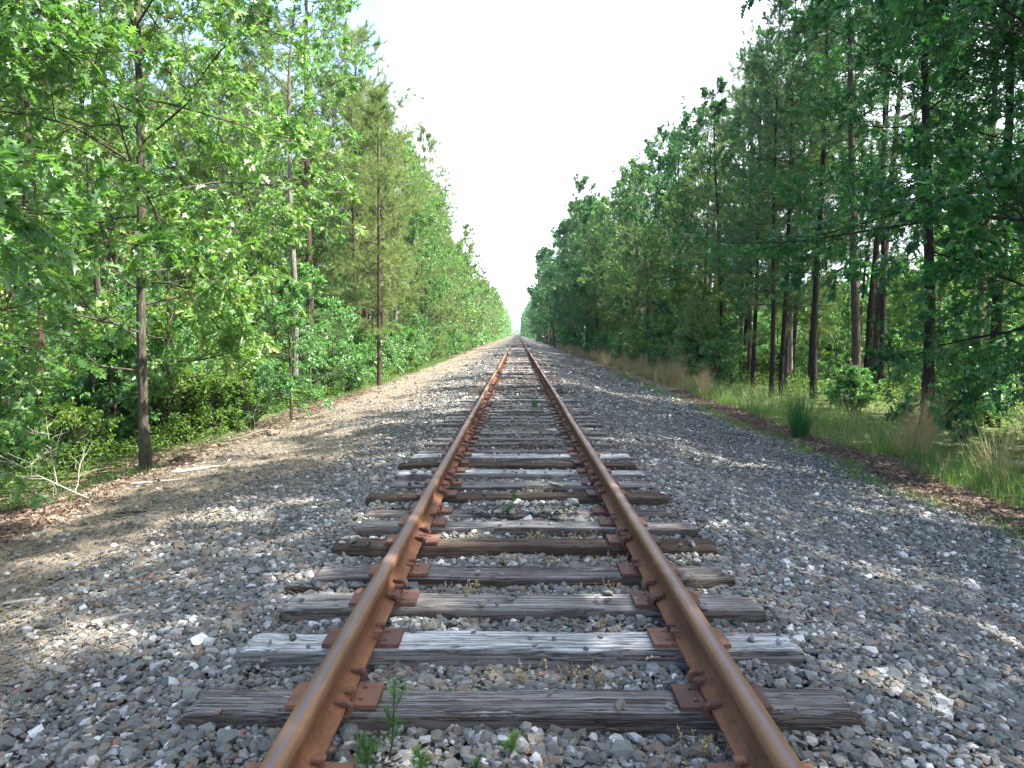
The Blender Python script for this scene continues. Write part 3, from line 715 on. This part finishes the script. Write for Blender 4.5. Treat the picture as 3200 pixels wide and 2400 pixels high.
wood_fill(40, -12, -5.9, 13, 62, 'left', SAPL, .9, ['sapling'] * 3, (.7, 1.1))
wood_fill(10, -9, -5.9, 20, 60, 'left', YPINE, .9, ['young_pine'] * 2, (.8, 1.3))

# -- right --------------------------------------------------------------------
RT = [(11.25, 17.6, R_OAK[0], 1.05, 'oak_tree', 'black-trunked oak second from the right border'),
      (9.6, 17.4, R_OAK[1], .98, 'oak_tree', 'black-trunked oak standing alone before the sunlit clearing on the right'),
      (12.2, 17.0, R_OAK[0], .95, 'oak_tree', 'dark oak at the very right border behind hanging leaves'),
      (10.3, 22.6, R_PINE[2], 1.0, 'pine_tree', 'thick furrowed pine trunk in the middle of the right wood'),
      (9.8, 24.6, R_PINE[0], .98, 'pine_tree', 'straight dark pine trunk left of the thick furrowed one'),
      (9.0, 25.5, R_PINE[1], .92, 'pine_tree', 'right one of a close pair of thin leaning pine trunks'),
      (8.6, 25.2, R_PINE[1], .88, 'pine_tree', 'left one of a close pair of thin leaning pine trunks'),
      (9.3, 29.5, R_PINE[1], .9, 'pine_tree', 'thinnest pine stem left of the paired trunks'),
      (13.4, 28.0, R_PINE[2], 1.05, 'pine_tree', 'pale grey trunk behind the straight dark pine')]
for (x, y, p, s, nm, lab) in RT:
    plant(nm, p, x, y, None, s, lab, 'tree'); placed.append((x, y))
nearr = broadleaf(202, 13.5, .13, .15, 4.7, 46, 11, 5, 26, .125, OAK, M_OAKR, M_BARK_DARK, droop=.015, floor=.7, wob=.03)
plant('oak_tree', nearr, 7.9, 9.9, .5, 1.05, 'shadowed oak whose hanging leaves fill the right border', 'tree'); placed.append((7.9, 9.9))
plant('oak_tree', nearr, 11.4, 13.3, 2.7, 1.05, 'second shadowed oak just behind the one filling the right border', 'tree'); placed.append((11.4, 13.3))
RP = R_OAK + R_PINE; RN = ['oak_tree'] * 2 + ['pine_tree'] * 3
RM = [R_OAK[0], L_OAK[0], L_OAK[2], R_OAK[1]] + R_PINE[:2] + L_PINE; RMN = ['oak_tree'] * 4 + ['pine_tree'] * 5
wood_fill(9, 10.5, 15, 14, 40, 'right', RP, 2.6, RN, (.9, 1.1))
wood_fill(12, 16, 34, 24, 60, 'right', RP, 3.6, RN, (.7, .95))
wood_fill(26, 9.3, 11.2, 27, 50, 'right', RM, 1.7, RMN, (.82, .95))
wood_fill(14, 7.8, 9.8, 48, 64, 'right', RM, 1.9, RMN, (.85, 1.05))
wood_fill(10, 6.4, 8.0, 62, 100, 'right', F_TREE[2:], 1.8, ['oak_tree', 'pine_tree'], (.9, 1.15))
wood_fill(24, 6.0, 11, 60, 105, 'right', F_TREE[2:], 1.8, ['oak_tree', 'pine_tree'], (.9, 1.15))
wood_fill(46, 4.9, 10, 105, 240, 'right', F_TREE[2:], 2.2, ['oak_tree', 'pine_tree'], (1.0, 1.25))
wood_fill(60, 12, 30, 19, 55, 'right', SAPL, 1.2, ['sapling'] * 3, (.8, 1.5))
wood_fill(36, 7.9, 10.5, 33, 66, 'right', SAPL, .9, ['sapling'] * 3, (.8, 1.2))
wood_fill(26, 7.6, 10, 32, 66, 'right', YPINE, .9, ['young_pine'] * 2, (.8, 1.5))
# unseen neighbours beside and behind the camera: they throw the dappled shade over the near track
for (x, y, p, s) in [(8.3, 3.4, R_OAK[0], 1.25), (8.0, -2.2, R_PINE[0], 1.2), (11.0, 7.0, R_PINE[2], 1.15), (7.9, .4, R_OAK[0], 1.25), (11.2, 1.8, R_OAK[1], 1.2), (13.6, 12.8, R_OAK[1], 1.15), (9.8, 5.4, R_PINE[1], 1.15), (8.8, -4.6, R_OAK[0], 1.15)]:
    plant('oak_tree' if p in R_OAK else 'pine_tree', p, x, y, x * 3.1 + y, s, 'tree beside the viewer, out of sight past the right border, shading the ballast', 'tree', 'shade trees past the right border')

# shrubs -----------------------------------------------------------------------
def shrubs(n, x0, x1, y0, y1, side, s=(.7, 1.3)):
    k = 0
    while k < n:
        x = rng.uniform(x0, x1); y = y0 + (y1 - y0) * rng.random() ** 1.2
        if abs(x) / y > .80: k += 1; continue
        p = SHRUB[int(rng.integers(3))]; ww = 'nearest part' if y < 18 else 'mid part' if y < 36 else 'far part'
        plant('shrub', p, x, y, None, rng.uniform(*s), 'low leafy shrub in the undergrowth along the %s verge, %s' % (side, ww), 'shrub', 'undergrowth shrubs of the %s verge, %s' % (side, ww), crown='foliage', trunk='stems'); k += 1
shrubs(46, -8.5, -5.6, 13.5, 40, 'left'); shrubs(40, -8, -5.8, 38, 90, 'left', (.9, 1.6)); shrubs(20, -12, -7, 10, 26, 'left')
shrubs(14, 8.6, 16, 17, 40, 'right', (.6, 1.1)); shrubs(34, 7.0, 8.8, 30, 90, 'right', (.8, 1.5))

# ------------------------------------------------------------------ far woods (one mass)
def far_mass(name, boxes, mat, seed, ls):
    g = np.random.default_rng(seed); Ps = []
    for (x0, x1, y0, y1, h0, h1, n) in boxes:
        x = g.uniform(x0, x1, n); y = g.uniform(y0, y1, n)
        hh = h0 + (h1 - h0) * (.5 + .25 * np.sin(y * .55 + x * .4) + .25 * np.sin(y * .21 + x * .9 + 2))
        z = -1 + hh * g.random(n) ** .8; Ps.append(np.stack([x, y, z], 1))
    P = np.concatenate(Ps); v, f, r_ = leaves(g, P, g.normal(0, 1, P.shape), KITE, ls, .9, .3)
    return mesh_np(name, v, f, mat, r_)
o = link('distant_woods', far_mass('distant_woods', [(-13, -5.0, 235, 620, 11, 16, 26000), (-30, 0, 640, 660, 5, 9, 3000), (-8.6, -6.4, 70, 235, 1.5, 4, 7000), (-42, -26, 10, 120, 8, 15, 22000)], M_OAK, 1, .9)); tag(o, 'continuous distant woods behind and beyond the left trees', 'woods', kind='stuff')
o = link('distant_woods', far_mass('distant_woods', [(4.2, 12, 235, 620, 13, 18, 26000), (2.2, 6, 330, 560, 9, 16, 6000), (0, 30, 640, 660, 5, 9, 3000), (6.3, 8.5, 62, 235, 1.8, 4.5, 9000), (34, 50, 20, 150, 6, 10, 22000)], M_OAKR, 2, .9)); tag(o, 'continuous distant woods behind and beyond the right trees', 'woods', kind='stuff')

# ------------------------------------------------------------------ ground cover, grass, litter
def cover(name, n, x0, x1, y0, y1, hmax, ls, mat, seed, label, pw=1.5, cat='undergrowth', tm=KITE, patch=True):
    g = np.random.default_rng(seed); y = y0 + (y1 - y0) * g.random(n) ** pw; x = g.uniform(x0, x1, n)
    k = np.abs(x) / y < .85; x, y = x[k], y[k]
    hf = .55 + .45 * np.sin(x * 2.1 + 1.3 * np.sin(y * 1.1)) * np.sin(y * 1.7 + .7 * np.sin(x * 2.3))
    if patch:
        k = g.random(len(x)) < .25 + .9 * hf; x, y, hf = x[k], y[k], hf[k]
    z = gz(x, y) + hmax * (.25 + .75 * hf) * g.random(len(x)) ** .7
    P = np.stack([x, y, z], 1); A = g.normal(0, 1, P.shape) * np.array([1, 1, .4])
    v, f, r_ = leaves(g, P, A, tm, ls * (1 + .03 * y), .5, .2)
    o = link(name, mesh_np(name, v, f, mat, r_)); tag(o, label, cat, kind='stuff')
cover('blueberry_undergrowth', 120000, -13, -5.6, 6.5, 42, .52, .038, M_COVER, 1, 'low bright blueberry undergrowth between the left trunks')
cover('blueberry_undergrowth', 110000, 9.3, 26, 12, 60, .75, .050, M_COVER, 2, 'sunlit low undergrowth between the right trunks')

def blades(name, n, xf, y0, y1, h, w_, mat, seed, label, pw=1.6, lean=.35, clump=True):
    g = np.random.default_rng(seed); y = y0 + (y1 - y0) * g.random(n) ** pw; x = xf(g, y)
    if clump:
        den = np.sin(x * 3.3 + 1.5 * np.sin(y * 1.3)) * np.sin(y * 2.1 + np.sin(x * 3)) * .5 + .5
        k = g.random(n) < .04 + 1.1 * np.clip(den - .2, 0, 1); x, y = x[k], y[k]
    n = len(x); z = gz(x, y) - .01; hh = h * g.uniform(.45, 1.25, n) ; a = g.uniform(0, 6.28, n); ln = lean * g.uniform(.2, 1.6, n)
    d = np.stack([np.cos(a), np.sin(a), np.zeros(n)], 1); s = np.stack([-np.sin(a), np.cos(a), np.zeros(n)], 1) * (w_ * (1 + .045 * y))[:, None]
    b = np.stack([x, y, z], 1); m_ = b + d * (hh * ln * .35)[:, None] + np.array([0, 0, 1]) * (hh * .6)[:, None]; t = b + d * (hh * ln)[:, None] + np.array([0, 0, 1]) * (hh * (1 - .25 * ln))[:, None]
    V = np.stack([b - s, b + s, m_ - s * .7, m_ + s * .7, t], 1).reshape(-1, 3); o5 = (np.arange(n) * 5)[:, None]
    F4 = np.array([[0, 1, 3, 2]]) + o5; F3 = np.array([[2, 3, 4]]) + o5; r_ = g.random(n)
    o = link(name, mesh_np(name, V, [F3, F4], mat, np.concatenate([r_, r_]))); tag(o, label, 'grass', kind='stuff')
blades('verge_grass', 12000, lambda g, y: 6.0 + np.abs(g.normal(0, 1.5, len(y))), 6, 40, .62, .0022, M_GRASS, 3, 'taller loose grass stems on the right verge', 1.6, .8)
blades('verge_grass', 42000, lambda g, y: 5.75 + np.abs(g.normal(0, 1.3, len(y))), 5.5, 62, .26, .0022, M_GRASS, 13, 'green grass on the right verge between litter and trees')
blades('dry_verge_grass', 3000, lambda g, y: 6.1 + np.abs(g.normal(0, 1.2, len(y))), 6, 30, .6, .0018, M_DRY, 17, 'thin tan stalks mixed into the right verge grass', 1.4, .9)
blades('verge_grass', 12000, lambda g, y: 4.95 + g.normal(0, .16, len(y)), 5.5, 40, .13, .002, M_GRASS, 4, 'thin grass fringe along the foot of the right ballast slope')
blades('verge_grass', 16000, lambda g, y: -5.35 + g.normal(0, .3, len(y)), 8, 60, .16, .0022, M_GRASS, 5, 'sparse grass along the left edge of the gravel')
blades('dry_verge_grass', 16000, lambda g, y: 6.3 + g.normal(0, .35, len(y)), 26, 110, .62, .0025, M_DRY, 6, 'long band of tan dry grass running far down the right verge', 1.2, .2)

def scatter_leaves(name, n, xf, y0, y1, ls, mat, tm, seed, label, pw=1.5, zup=.012, tilt=.45, flat=.15):
    g = np.random.default_rng(seed); y = y0 + (y1 - y0) * g.random(n) ** pw; x = xf(g, y)
    P = np.stack([x, y, gz(x, y) + zup * g.random(n) ** .6], 1); a = g.uniform(0, 6.28, n)
    A = np.stack([np.cos(a), np.sin(a), g.normal(0, flat, n)], 1)
    v, f, r_ = leaves(g, P, A, tm, ls, tilt, .02)
    o = link(name, mesh_np(name, v, f, mat, r_)); tag(o, label, 'litter', kind='stuff')
scatter_leaves('leaf_litter', 15000, lambda g, y: -5.25 + g.normal(0, .33, len(y)), 5.5, 24, .075, M_LITTER, MID, 7, 'brown and pinkish fallen leaves along the left edge of the wood', zup=.05)
scatter_leaves('leaf_litter', 16000, lambda g, y: 5.5 + g.normal(0, .22, len(y)), 5.5, 26, .07, M_LITTER, MID, 8, 'strip of brown fallen leaves between the right ballast and the grass', zup=.04)
scatter_leaves('leaf_litter', 1300, lambda g, y: g.uniform(-4.6, 4.8, len(y)), 1.8, 14, .055, M_LITTER, MID, 9, 'scattered dead leaf bits among the stones', zup=.03)
STRAW = (np.array([(-.012, 0, 0), (.012, 0, 0), (.05, .5, .02), (.03, .5, .02), (0.0, 1, 0), (.0, 1.0, 0)]), np.array([(0, 1, 2, 3), (3, 2, 5, 4)]))
scatter_leaves('pine_straw', 34000, lambda g, y: g.uniform(-5.3, -2.0, len(y)), 2.5, 26, .13, M_STRAW, STRAW, 10, 'fallen needles and straw over the sandy left bank', zup=.02, tilt=.3, flat=.1)
scatter_leaves('pine_straw', 3500, lambda g, y: g.uniform(-1.3, 1.3, len(y)), 1.8, 14, .09, M_STRAW, STRAW, 12, 'straw and stalks between the ties', zup=.03, tilt=.4, flat=.3)
# chips/pebbles on the sandy bank
g = np.random.default_rng(14); n = 16000; y = 2.2 + 16 * g.random(n) ** 1.4; x = g.uniform(-5.1, -2.2, n)
v, f, r_ = stones(g, np.stack([x, y, gz(x, y) - .002], 1), g.uniform(.006, .016, n), OCT)
o = link('bank_pebbles', mesh_np('bank_pebbles', v, f, M_STONE, r_ * .8)); tag(o, 'small dark pebbles mixed into the sandy left bank', 'gravel', kind='stuff')

# dried weed sprigs between the rails
g = np.random.default_rng(15)
def sprigs(n, xf, yf, h, mat, seed, name, label):
    g = np.random.default_rng(seed); x = xf(g, n); y = yf(g, n); S = np.stack([x, y, gz(x, y)], 1)
    P = curve(g, S, np.stack([g.normal(0, .35, n), g.normal(0, .35, n), np.ones(n)], 1), h * g.uniform(.5, 1.2, n), 4, .15)
    V, F = tubes(P, np.full((n, 4), .0011), 3)
    Q = np.repeat(P, 7, 0); pos, T = sample(Q, .35 + .65 * g.random(len(Q)))
    v, f, r_ = leaves(g, pos, T + g.normal(0, .8, pos.shape), KITE, .016, .8, .3)
    F2 = np.concatenate([f + len(V)])
    o = link(name, mesh_np(name, np.concatenate([V, v]), [F2, F], mat, np.concatenate([r_, np.full(len(F), .5)]))); tag(o, label, 'weeds', kind='stuff')
cl = np.array([(.25, 3.1), (-.05, 3.12), (.35, 3.65), (-.1, 4.7), (.2, 4.72), (-.3, 5.28), (.1, 5.3), (.45, 5.28), (-.35, 4.18), (.5, 4.2), (.62, 2.55), (0.1, 6.9), (-.3, 8.4), (.2, 9.5), (0, 12), (-.2, 14), (.3, 17), (-.5, 5.0), (.6, 4.75)])
sprigs(330, lambda g, n: cl[g.integers(len(cl), size=n) if False else np.arange(n) % len(cl), 0] + g.normal(0, .07, n), lambda g, n: cl[np.arange(n) % len(cl), 1] + g.normal(0, .035, n), .09, M_DRY, 16, 'dry_weeds', 'small dry tan weed sprigs between the ties')

# ------------------------------------------------------------------ grass clumps (things)
def clump_mesh(seed, n, h, spread, mat, wd=.003, lean=.35):
    g = np.random.default_rng(seed); a = g.uniform(0, 6.28, n); rr = spread * g.random(n) ** .6
    S = np.stack([np.cos(a) * rr, np.sin(a) * rr, np.full(n, -.02)], 1)
    D = np.stack([np.cos(a) * lean * g.uniform(0, 1, n), np.sin(a) * lean * g.uniform(0, 1, n), np.ones(n)], 1)
    P = curve(g, S, D, h * g.uniform(.5, 1.15, n), 6, .07, -.06); s = np.stack([-np.sin(a), np.cos(a), np.zeros(n)], 1)[:, None] * (wd * np.linspace(1, .15, 6))[None, :, None]
    V = np.stack([P - s, P + s], 2).reshape(-1, 3); ix = np.arange(n * 12).reshape(n, 6, 2)
    F = np.stack([ix[:, :-1, 0], ix[:, :-1, 1], ix[:, 1:, 1], ix[:, 1:, 0]], -1).reshape(-1, 4)
    return mesh_np('grass_clump', V, F, mat, np.repeat(g.random(n), 5))
GC = clump_mesh(1, 330, 1.15, .14, M_OAKR, .0040, .36); DC = [clump_mesh(2, 230, 1.15, .16, M_DRY, .0055, .45), clump_mesh(3, 170, .95, .11, M_DRY, .005, .35), clump_mesh(4, 110, 1.15, .2, M_DRY, .004, .75)]
def clump(me, x, y, s, lab, cat='grass clump', grp=None, name='grass_clump'):
    o = link(name, me); o.location = (x, y, float(gz(x, y))); o.rotation_euler = (0, 0, x * 7 + y * 3); o.scale = (s, s, s); tag(o, lab, cat, grp)
clump(GC, 5.55, 14.6, 1.1, 'big upright green grass clump growing out of the ballast toe on the right')
for (x, y, s, k, lab) in [(6.1, 28.5, 1.15, 0, 'tall drooping tan grass clump, the largest of the dry ones on the right'), (6.8, 27.0, 1.1, 1, 'tan grass clump just right of the largest drooping one'), (6.0, 24.0, .8, 1, 'small tan clump in front of the drooping pair'),
                          (7.15, 13.2, 1.05, 0, 'dry yellow clump in the grass below the thick furrowed pine'), (7.3, 10.1, 1.05, 0, 'dense tan clump before the lone black oak trunk'), (6.9, 10.6, .9, 2, 'thin arching dry stalks left of the dense tan clump'),
                          (7.6, 9.2, .8, 2, 'spreading pale stalks next to the grey fallen log on the right'), (6.75, 8.2, .7, 1, 'dry clump at the right border of the view'), (6.4, 12.2, .7, 2, 'low arching straw stalks over the leaf strip')]:
    clump(DC[k], x, y, s, lab, name='dry_grass_clump')
g = np.random.default_rng(30)
for j in range(26):
    y = 30 + j * 2.2 + g.normal(0, .5); clump(DC[j % 3], 6.3 + g.normal(0, .4), y, g.uniform(.7, 1.15), 'tan dry grass clump in the long row down the right verge', grp='dry clumps down the right verge', name='dry_grass_clump')
for (x, y, s, lab) in [(.30, 14.8, .25, 'tiny green grass tuft far up between the rails')]: clump(GC, x, y, s, lab, name='grass_tuft')

# pine seedlings in the track
def seedling(seed, h, n, ls):
    g = np.random.default_rng(seed); P0 = curve(g, np.array([[0, 0, -.01]]), np.array([[.15, 0, 1.0]]), np.array([h]), 6, .08); b = [tubes(P0, np.linspace(.004, .0015, 6)[None], 5)]
    P1, L1 = kids(g, P0, np.array([h]), n, .1, .8, 55, 5, .5, .12, .1); b.append(tubes(P1, np.full((len(P1), 5), .0014), 3))
    pa, Ta = sample(np.repeat(P0, 26, 0), .15 + .85 * g.random(26)); pb, Tb = sample(np.repeat(P1, 9, 0), .15 + .85 * g.random(9 * len(P1)))
    pos, T = np.concatenate([pa, pb]), np.concatenate([Ta, Tb])
    v, f, r_ = leaves(g, pos, T + np.array([0, 0, .3]), T_tuft(g, 9, .022, 20, 65), ls, .6, .15)
    BV, BF, BR = join([(a, c, np.full(len(c), .5)) for a, c in b])
    return mesh_np('stem', BV, BF, M_BARK_PINE, BR, True), mesh_np('needles', v, f, M_SEED, r_)
M_SEED = leaf_mat('seedling_needle', [(.05, (.035, .10, .028)), (.5, (.06, .16, .04)), (1, (.12, .21, .06))], (.15, .35, .05), .3, .5, .4)
SD = [seedling(1, .27, 5, .045), seedling(2, .13, 6, .04), seedling(3, .09, 6, .035)]
for (x, y, k, s, lab) in [(-.49, 2.50, 0, 1, 'tallest bright green pine seedling beside the left rail'), (-.55, 2.40, 1, 1, 'short bushy pine seedling at the foot of the tallest one'), (-.36, 2.36, 1, .9, 'low pine seedling to the right of the tallest one'),
                          (-.07, 2.52, 2, 1, 'tiny two-sprig seedling near the track centre'), (-.19, 2.40, 2, .7, 'smallest pale seedling right above the bottom tie'), (-.06, 6.3, 1, .9, 'green seedling among white stones farther up the track'), (-.12, 6.0, 2, 1, 'flat green sprig in front of the seedling among white stones')]:
    plant('pine_seedling', SD[k], x, y, .5 * k, s, lab, 'seedling', crown='needles', trunk='stem', z=-.045)

# ------------------------------------------------------------------ wood pieces, stump, branches
def stick(name, x, y, ln, r0, rz, mat, seed, lab, cat='stick', flat=1.0, z=None, lift=.0, sides=7, taper=.6, k=9, wob=.05):
    g = np.random.default_rng(seed)
    P = curve(g, np.array([[-ln / 2, 0, 0]]), np.array([[1, 0, lift]]), np.array([ln]), k, wob)
    rr = r0 * np.linspace(1, taper, k) * g.uniform(.85, 1.15, k); rr[0] *= .55; rr[-1] *= .5
    V, F = tubes(P, rr[None], sides); V += g.normal(0, r0 * .10, V.shape); V[:, 2] *= flat
    caps = [np.array([list(range(sides))[::-1]]), np.array([list(range((k - 1) * sides, k * sides))])]
    o = link(name, mesh_np(name, V, [F] + caps, mat, None)); o.location = (x, y, (float(gz(x, y)) if z is None else z) + r0 * .6 * flat); o.rotation_euler = (0, 0, rz); tag(o, lab, cat); return o
stick('wood_fragment', -4.05, 9.15, .60, .036, .5, M_DEAD, 1, 'upper bleached wood fragment on the left bank', 'wood scrap', .7)
stick('wood_fragment', -4.25, 8.55, .58, .024, .3, M_DEAD, 2, 'thin bleached wood fragment below the thicker one', 'wood scrap', .7)
stick('wood_fragment', -2.22, 4.05, .40, .030, .85, M_DEAD, 3, 'split white wood fragment on the near left gravel', 'wood scrap', .5)
stick('wood_fragment', -3.05, 4.45, .30, .012, .45, M_DEAD, 4, 'thin white stick at the left border', 'stick', .7)
stick('wood_fragment', 1.52, 3.55, .34, .020, -.35, M_DEAD, 5, 'grey splinter lying beyond the right end of the white tie', 'wood scrap', .4)
stick('wood_fragment', -.06, 5.83, .17, .035, 1.35, M_BARK_DARK, 6, 'dark stub of wood standing among stones between the rails', 'wood scrap', .8, z=-.03)
stick('wood_fragment', .33, 7.0, .2, .022, -.8, M_DEAD, 7, 'pale wood chip resting on the tie ends near the right rail', 'wood scrap', .5, z=.0)
stick('wood_fragment', -1.12, 4.24, .55, .026, .18, M_BARK_DARK, 8, 'dark splinter broken off the cracked tie at its left end', 'wood scrap', .7, z=-.045)
stick('wood_fragment', -3.6, 7.0, .55, .018, .55, M_BARK_DARK, 9, 'dark brown stick half sunk in the left bank', 'stick', .6)
stick('stick', -3.4, 6.1, .35, .009, .7, M_DEADBR, 10, 'thin grey stick on the left bank nearer than the dark brown one', 'stick')
stick('stick', -4.5, 12.5, .9, .017, .6, M_DEADBR, 11, 'curved grey branch end beside the stump', 'stick', wob=.15)
stick('fallen_log', 8.4, 11.3, 2.6, .055, -.1, M_DEAD, 12, 'grey fallen log lying in the right grass', 'log', z=-.62)
stick('fallen_log', 14.0, 19.5, 3.4, .10, -.6, M_BARK_PALE, 13, 'pale leaning fallen log in the sunlit clearing on the right', 'log', lift=.5, z=-.3)
stick('fallen_log', 9.4, 21.0, 1.0, .13, 1.2, M_BARK_DARK, 14, 'broken leaning stump beside the straight dark pine', 'stump', lift=1.6, z=-.3)
stick('stump', -4.35, 13.0, .26, .085, .9, M_DEADBR, 15, 'small weathered stump on the left gravel edge', 'stump', .9)
g = np.random.default_rng(33)
for j in range(16):
    x = g.uniform(-4.9, -2.2); y = 3 + 12 * g.random() ** 1.2
    stick('stick', x, y, g.uniform(.15, .4), g.uniform(.004, .008), g.normal(.6, .5), M_DEADBR, 50 + j, 'short thin twig lying on the left bank', 'twig'); bpy.context.scene.collection.objects[-1]['group'] = 'twigs on the left bank'
# dead branch pile at left
def dead_branch(name, x, y, z, L, seed, rz, lab, n1=7, n2=5, r0=.014, mat=None):
    g = np.random.default_rng(seed); P0 = curve(g, np.array([[0, 0, 0.]]), np.array([[1, 0, .25]]), np.array([L]), 8, .12); b = [tubes(P0, (r0 * np.linspace(1, .3, 8))[None], 6)]
    P1, L1 = kids(g, P0, np.array([L]), n1, .15, .95, 45, 6, .55, .14); b.append(tubes(P1, np.full((len(P1), 1), r0 * .5) * np.linspace(1, .35, 6)[None], 5))
    P2, L2 = kids(g, P1, L1, n2, .2, .95, 45, 5, .5, .16); b.append(tubes(P2, np.full((len(P2), 1), r0 * .27) * np.linspace(1, .4, 5)[None], 4))
    V, F, r_ = join([(a, c, np.full(len(c), .5)) for a, c in b]); o = link(name, mesh_np(name, V, F, mat or M_DEADBR, r_, True)); o.location = (x, y, z); o.rotation_euler = (0, 0, rz); tag(o, lab, 'branch')
dead_branch('dead_branch', -4.75, 8.1, -.42, 1.7, 1, 2.75, 'tangled bare dead branch lying in front of the left oaks', 16, 9, .011, M_DEAD)
dead_branch('dead_branch', -4.6, 10.4, -.45, 1.3, 2, .6, 'fine leafless branch lying right of the dark oak trunk', 6, 4, .008)
dead_branch('dead_branch', -4.9, 15.0, -.45, 1.5, 3, .9, 'bare grey brush under the thin sapling', 8, 5, .010)
dead_branch('dead_branch', 9.0, 16.0, -.6, 1.8, 4, 2.0, 'arching bare brush between the right trunks', 8, 5, .012)
dead_branch('dead_branch', 10.8, 17.2, -.6, 1.6, 5, .4, 'dark bare brush at the foot of the second oak from the right', 8, 5, .014)
dead_branch('dead_branch', -4.3, 34, -.3, 2.6, 6, .3, 'long dead limb lying on the far left bank', 6, 4, .02)
dead_branch('dead_branch', -3.9, 46, -.3, 3.2, 7, .5, 'farthest dark dead limb stretching toward the track on the left', 6, 4, .03)

# cream leaf under the white tie
v, f, r_ = leaves(np.random.default_rng(2), np.array([[.53, 3.215, -.012]]), np.array([[.9, .3, .2]]), OAK, .13, .2, .02)
o = link('dead_leaf', mesh_np('dead_leaf', v - np.array([.53, 3.215, -.012]), f, M_LITTER, np.full(len(f), 1.6))); o.location = (.53, 3.215, -.012); tag(o, 'curled cream dead oak leaf at the white tie beside the right rail', 'leaf')

# ------------------------------------------------------------------ telling repeats apart in words
ORD = 'first second third fourth fifth sixth seventh eighth ninth tenth eleventh twelfth thirteenth fourteenth fifteenth sixteenth seventeenth eighteenth nineteenth twentieth'.split()
OR2 = ORD + ['twenty-' + o for o in ORD[:9]] + ['thirtieth'] + ['thirty-' + o for o in ORD[:9]]
def order_by(objs, fmt, key=lambda o: o.location.y):
    for i, o in enumerate(sorted(objs, key=key)):
        if i < len(OR2): o['label'] = fmt % OR2[i]
tops = [o for o in COL.objects if o.parent is None and 'label' in o.keys()]
LAND = {'left': [('the young edge oak', -5.28, 10.3), ('the pale straight-trunked oak', -6.2, 20.2), ('the tallest left pine', -7.3, 26), ('the slender lone pine', -5.1, 27), ('the scraggly pine', -9.8, 18)],
        'right': [('the lone black oak', 9.6, 17.4), ('the thick furrowed pine', 10.3, 22.6), ('the straight dark pine', 9.8, 24.6), ('the thinnest pine stem', 9.3, 29.5), ('the second oak from the right border', 11.25, 17.6), ('the drooping tan grass clump', 6.6, 27.5)]}
buck = {}
KN = {'oak_tree': 'leafy oak', 'pine_tree': 'pine', 'sapling': 'leafy sapling', 'young_pine': 'bushy young pine', 'shrub': 'low shrub'}
for o in tops:
    k = o.name.split('.')[0]
    if k not in KN or 'group' not in o.keys() or o.location.y > 66 or 'shade trees' in o['group']: continue
    side = 'left' if o.location.x < 0 else 'right'; b = o.location.x / o.location.y
    lm = min(LAND[side], key=lambda L: abs(L[1] / L[2] - b))
    rel = 'behind' if o.location.y > lm[2] else 'in front of'
    buck.setdefault((side, k, lm[0], rel), []).append(o)
for (side, k, lm, rel), L in buck.items():
    L.sort(key=lambda o: o.location.y, reverse=(rel != 'behind'))
    for i, o in enumerate(L[:len(OR2)]): o['label'] = '%s %s %s %s, on the %s' % (OR2[i], KN[k], rel, lm, side)
order_by([o for o in tops if o.get('group') == 'twigs on the left bank'], '%s nearest thin twig on the left bank')
order_by([o for o in tops if o.get('group') == 'dry clumps down the right verge'], '%s tan grass clump beyond the drooping one down the right verge')
tl = sorted([o for o in tops if o.name.startswith('railway_tie') and o.location.y > 9.0 and 'group' in o.keys()], key=lambda o: o.location.y)
for i, o in enumerate(tl[:39]):
    o['label'] = '%s tie, %s up the line beyond the pale tie before the whitish pair' % (['bleached grey', 'mid grey', 'dark brown', 'black-split grey'][M_T.index(o.data.materials[0])], OR2[i]); o['group'] = 'ties in the middle stretch'

# ------------------------------------------------------------------ light summer haze
hz = MB(); hz.box((0, 330, 14), (170, 720, 32)); hm = bpy.data.materials.new('haze_air'); hm.use_nodes = True; t_ = hm.node_tree; t_.nodes.clear()
ho = t_.nodes.new('ShaderNodeOutputMaterial'); pv = t_.nodes.new('ShaderNodeVolumePrincipled'); pv.inputs['Color'].default_value = (.86, .92, 1, 1); pv.inputs['Density'].default_value = .00022; pv.inputs['Anisotropy'].default_value = .3
t_.links.new(pv.outputs[0], ho.inputs['Volume']); tag(link('haze', hz.mesh('haze', hm)), kind='stuff')
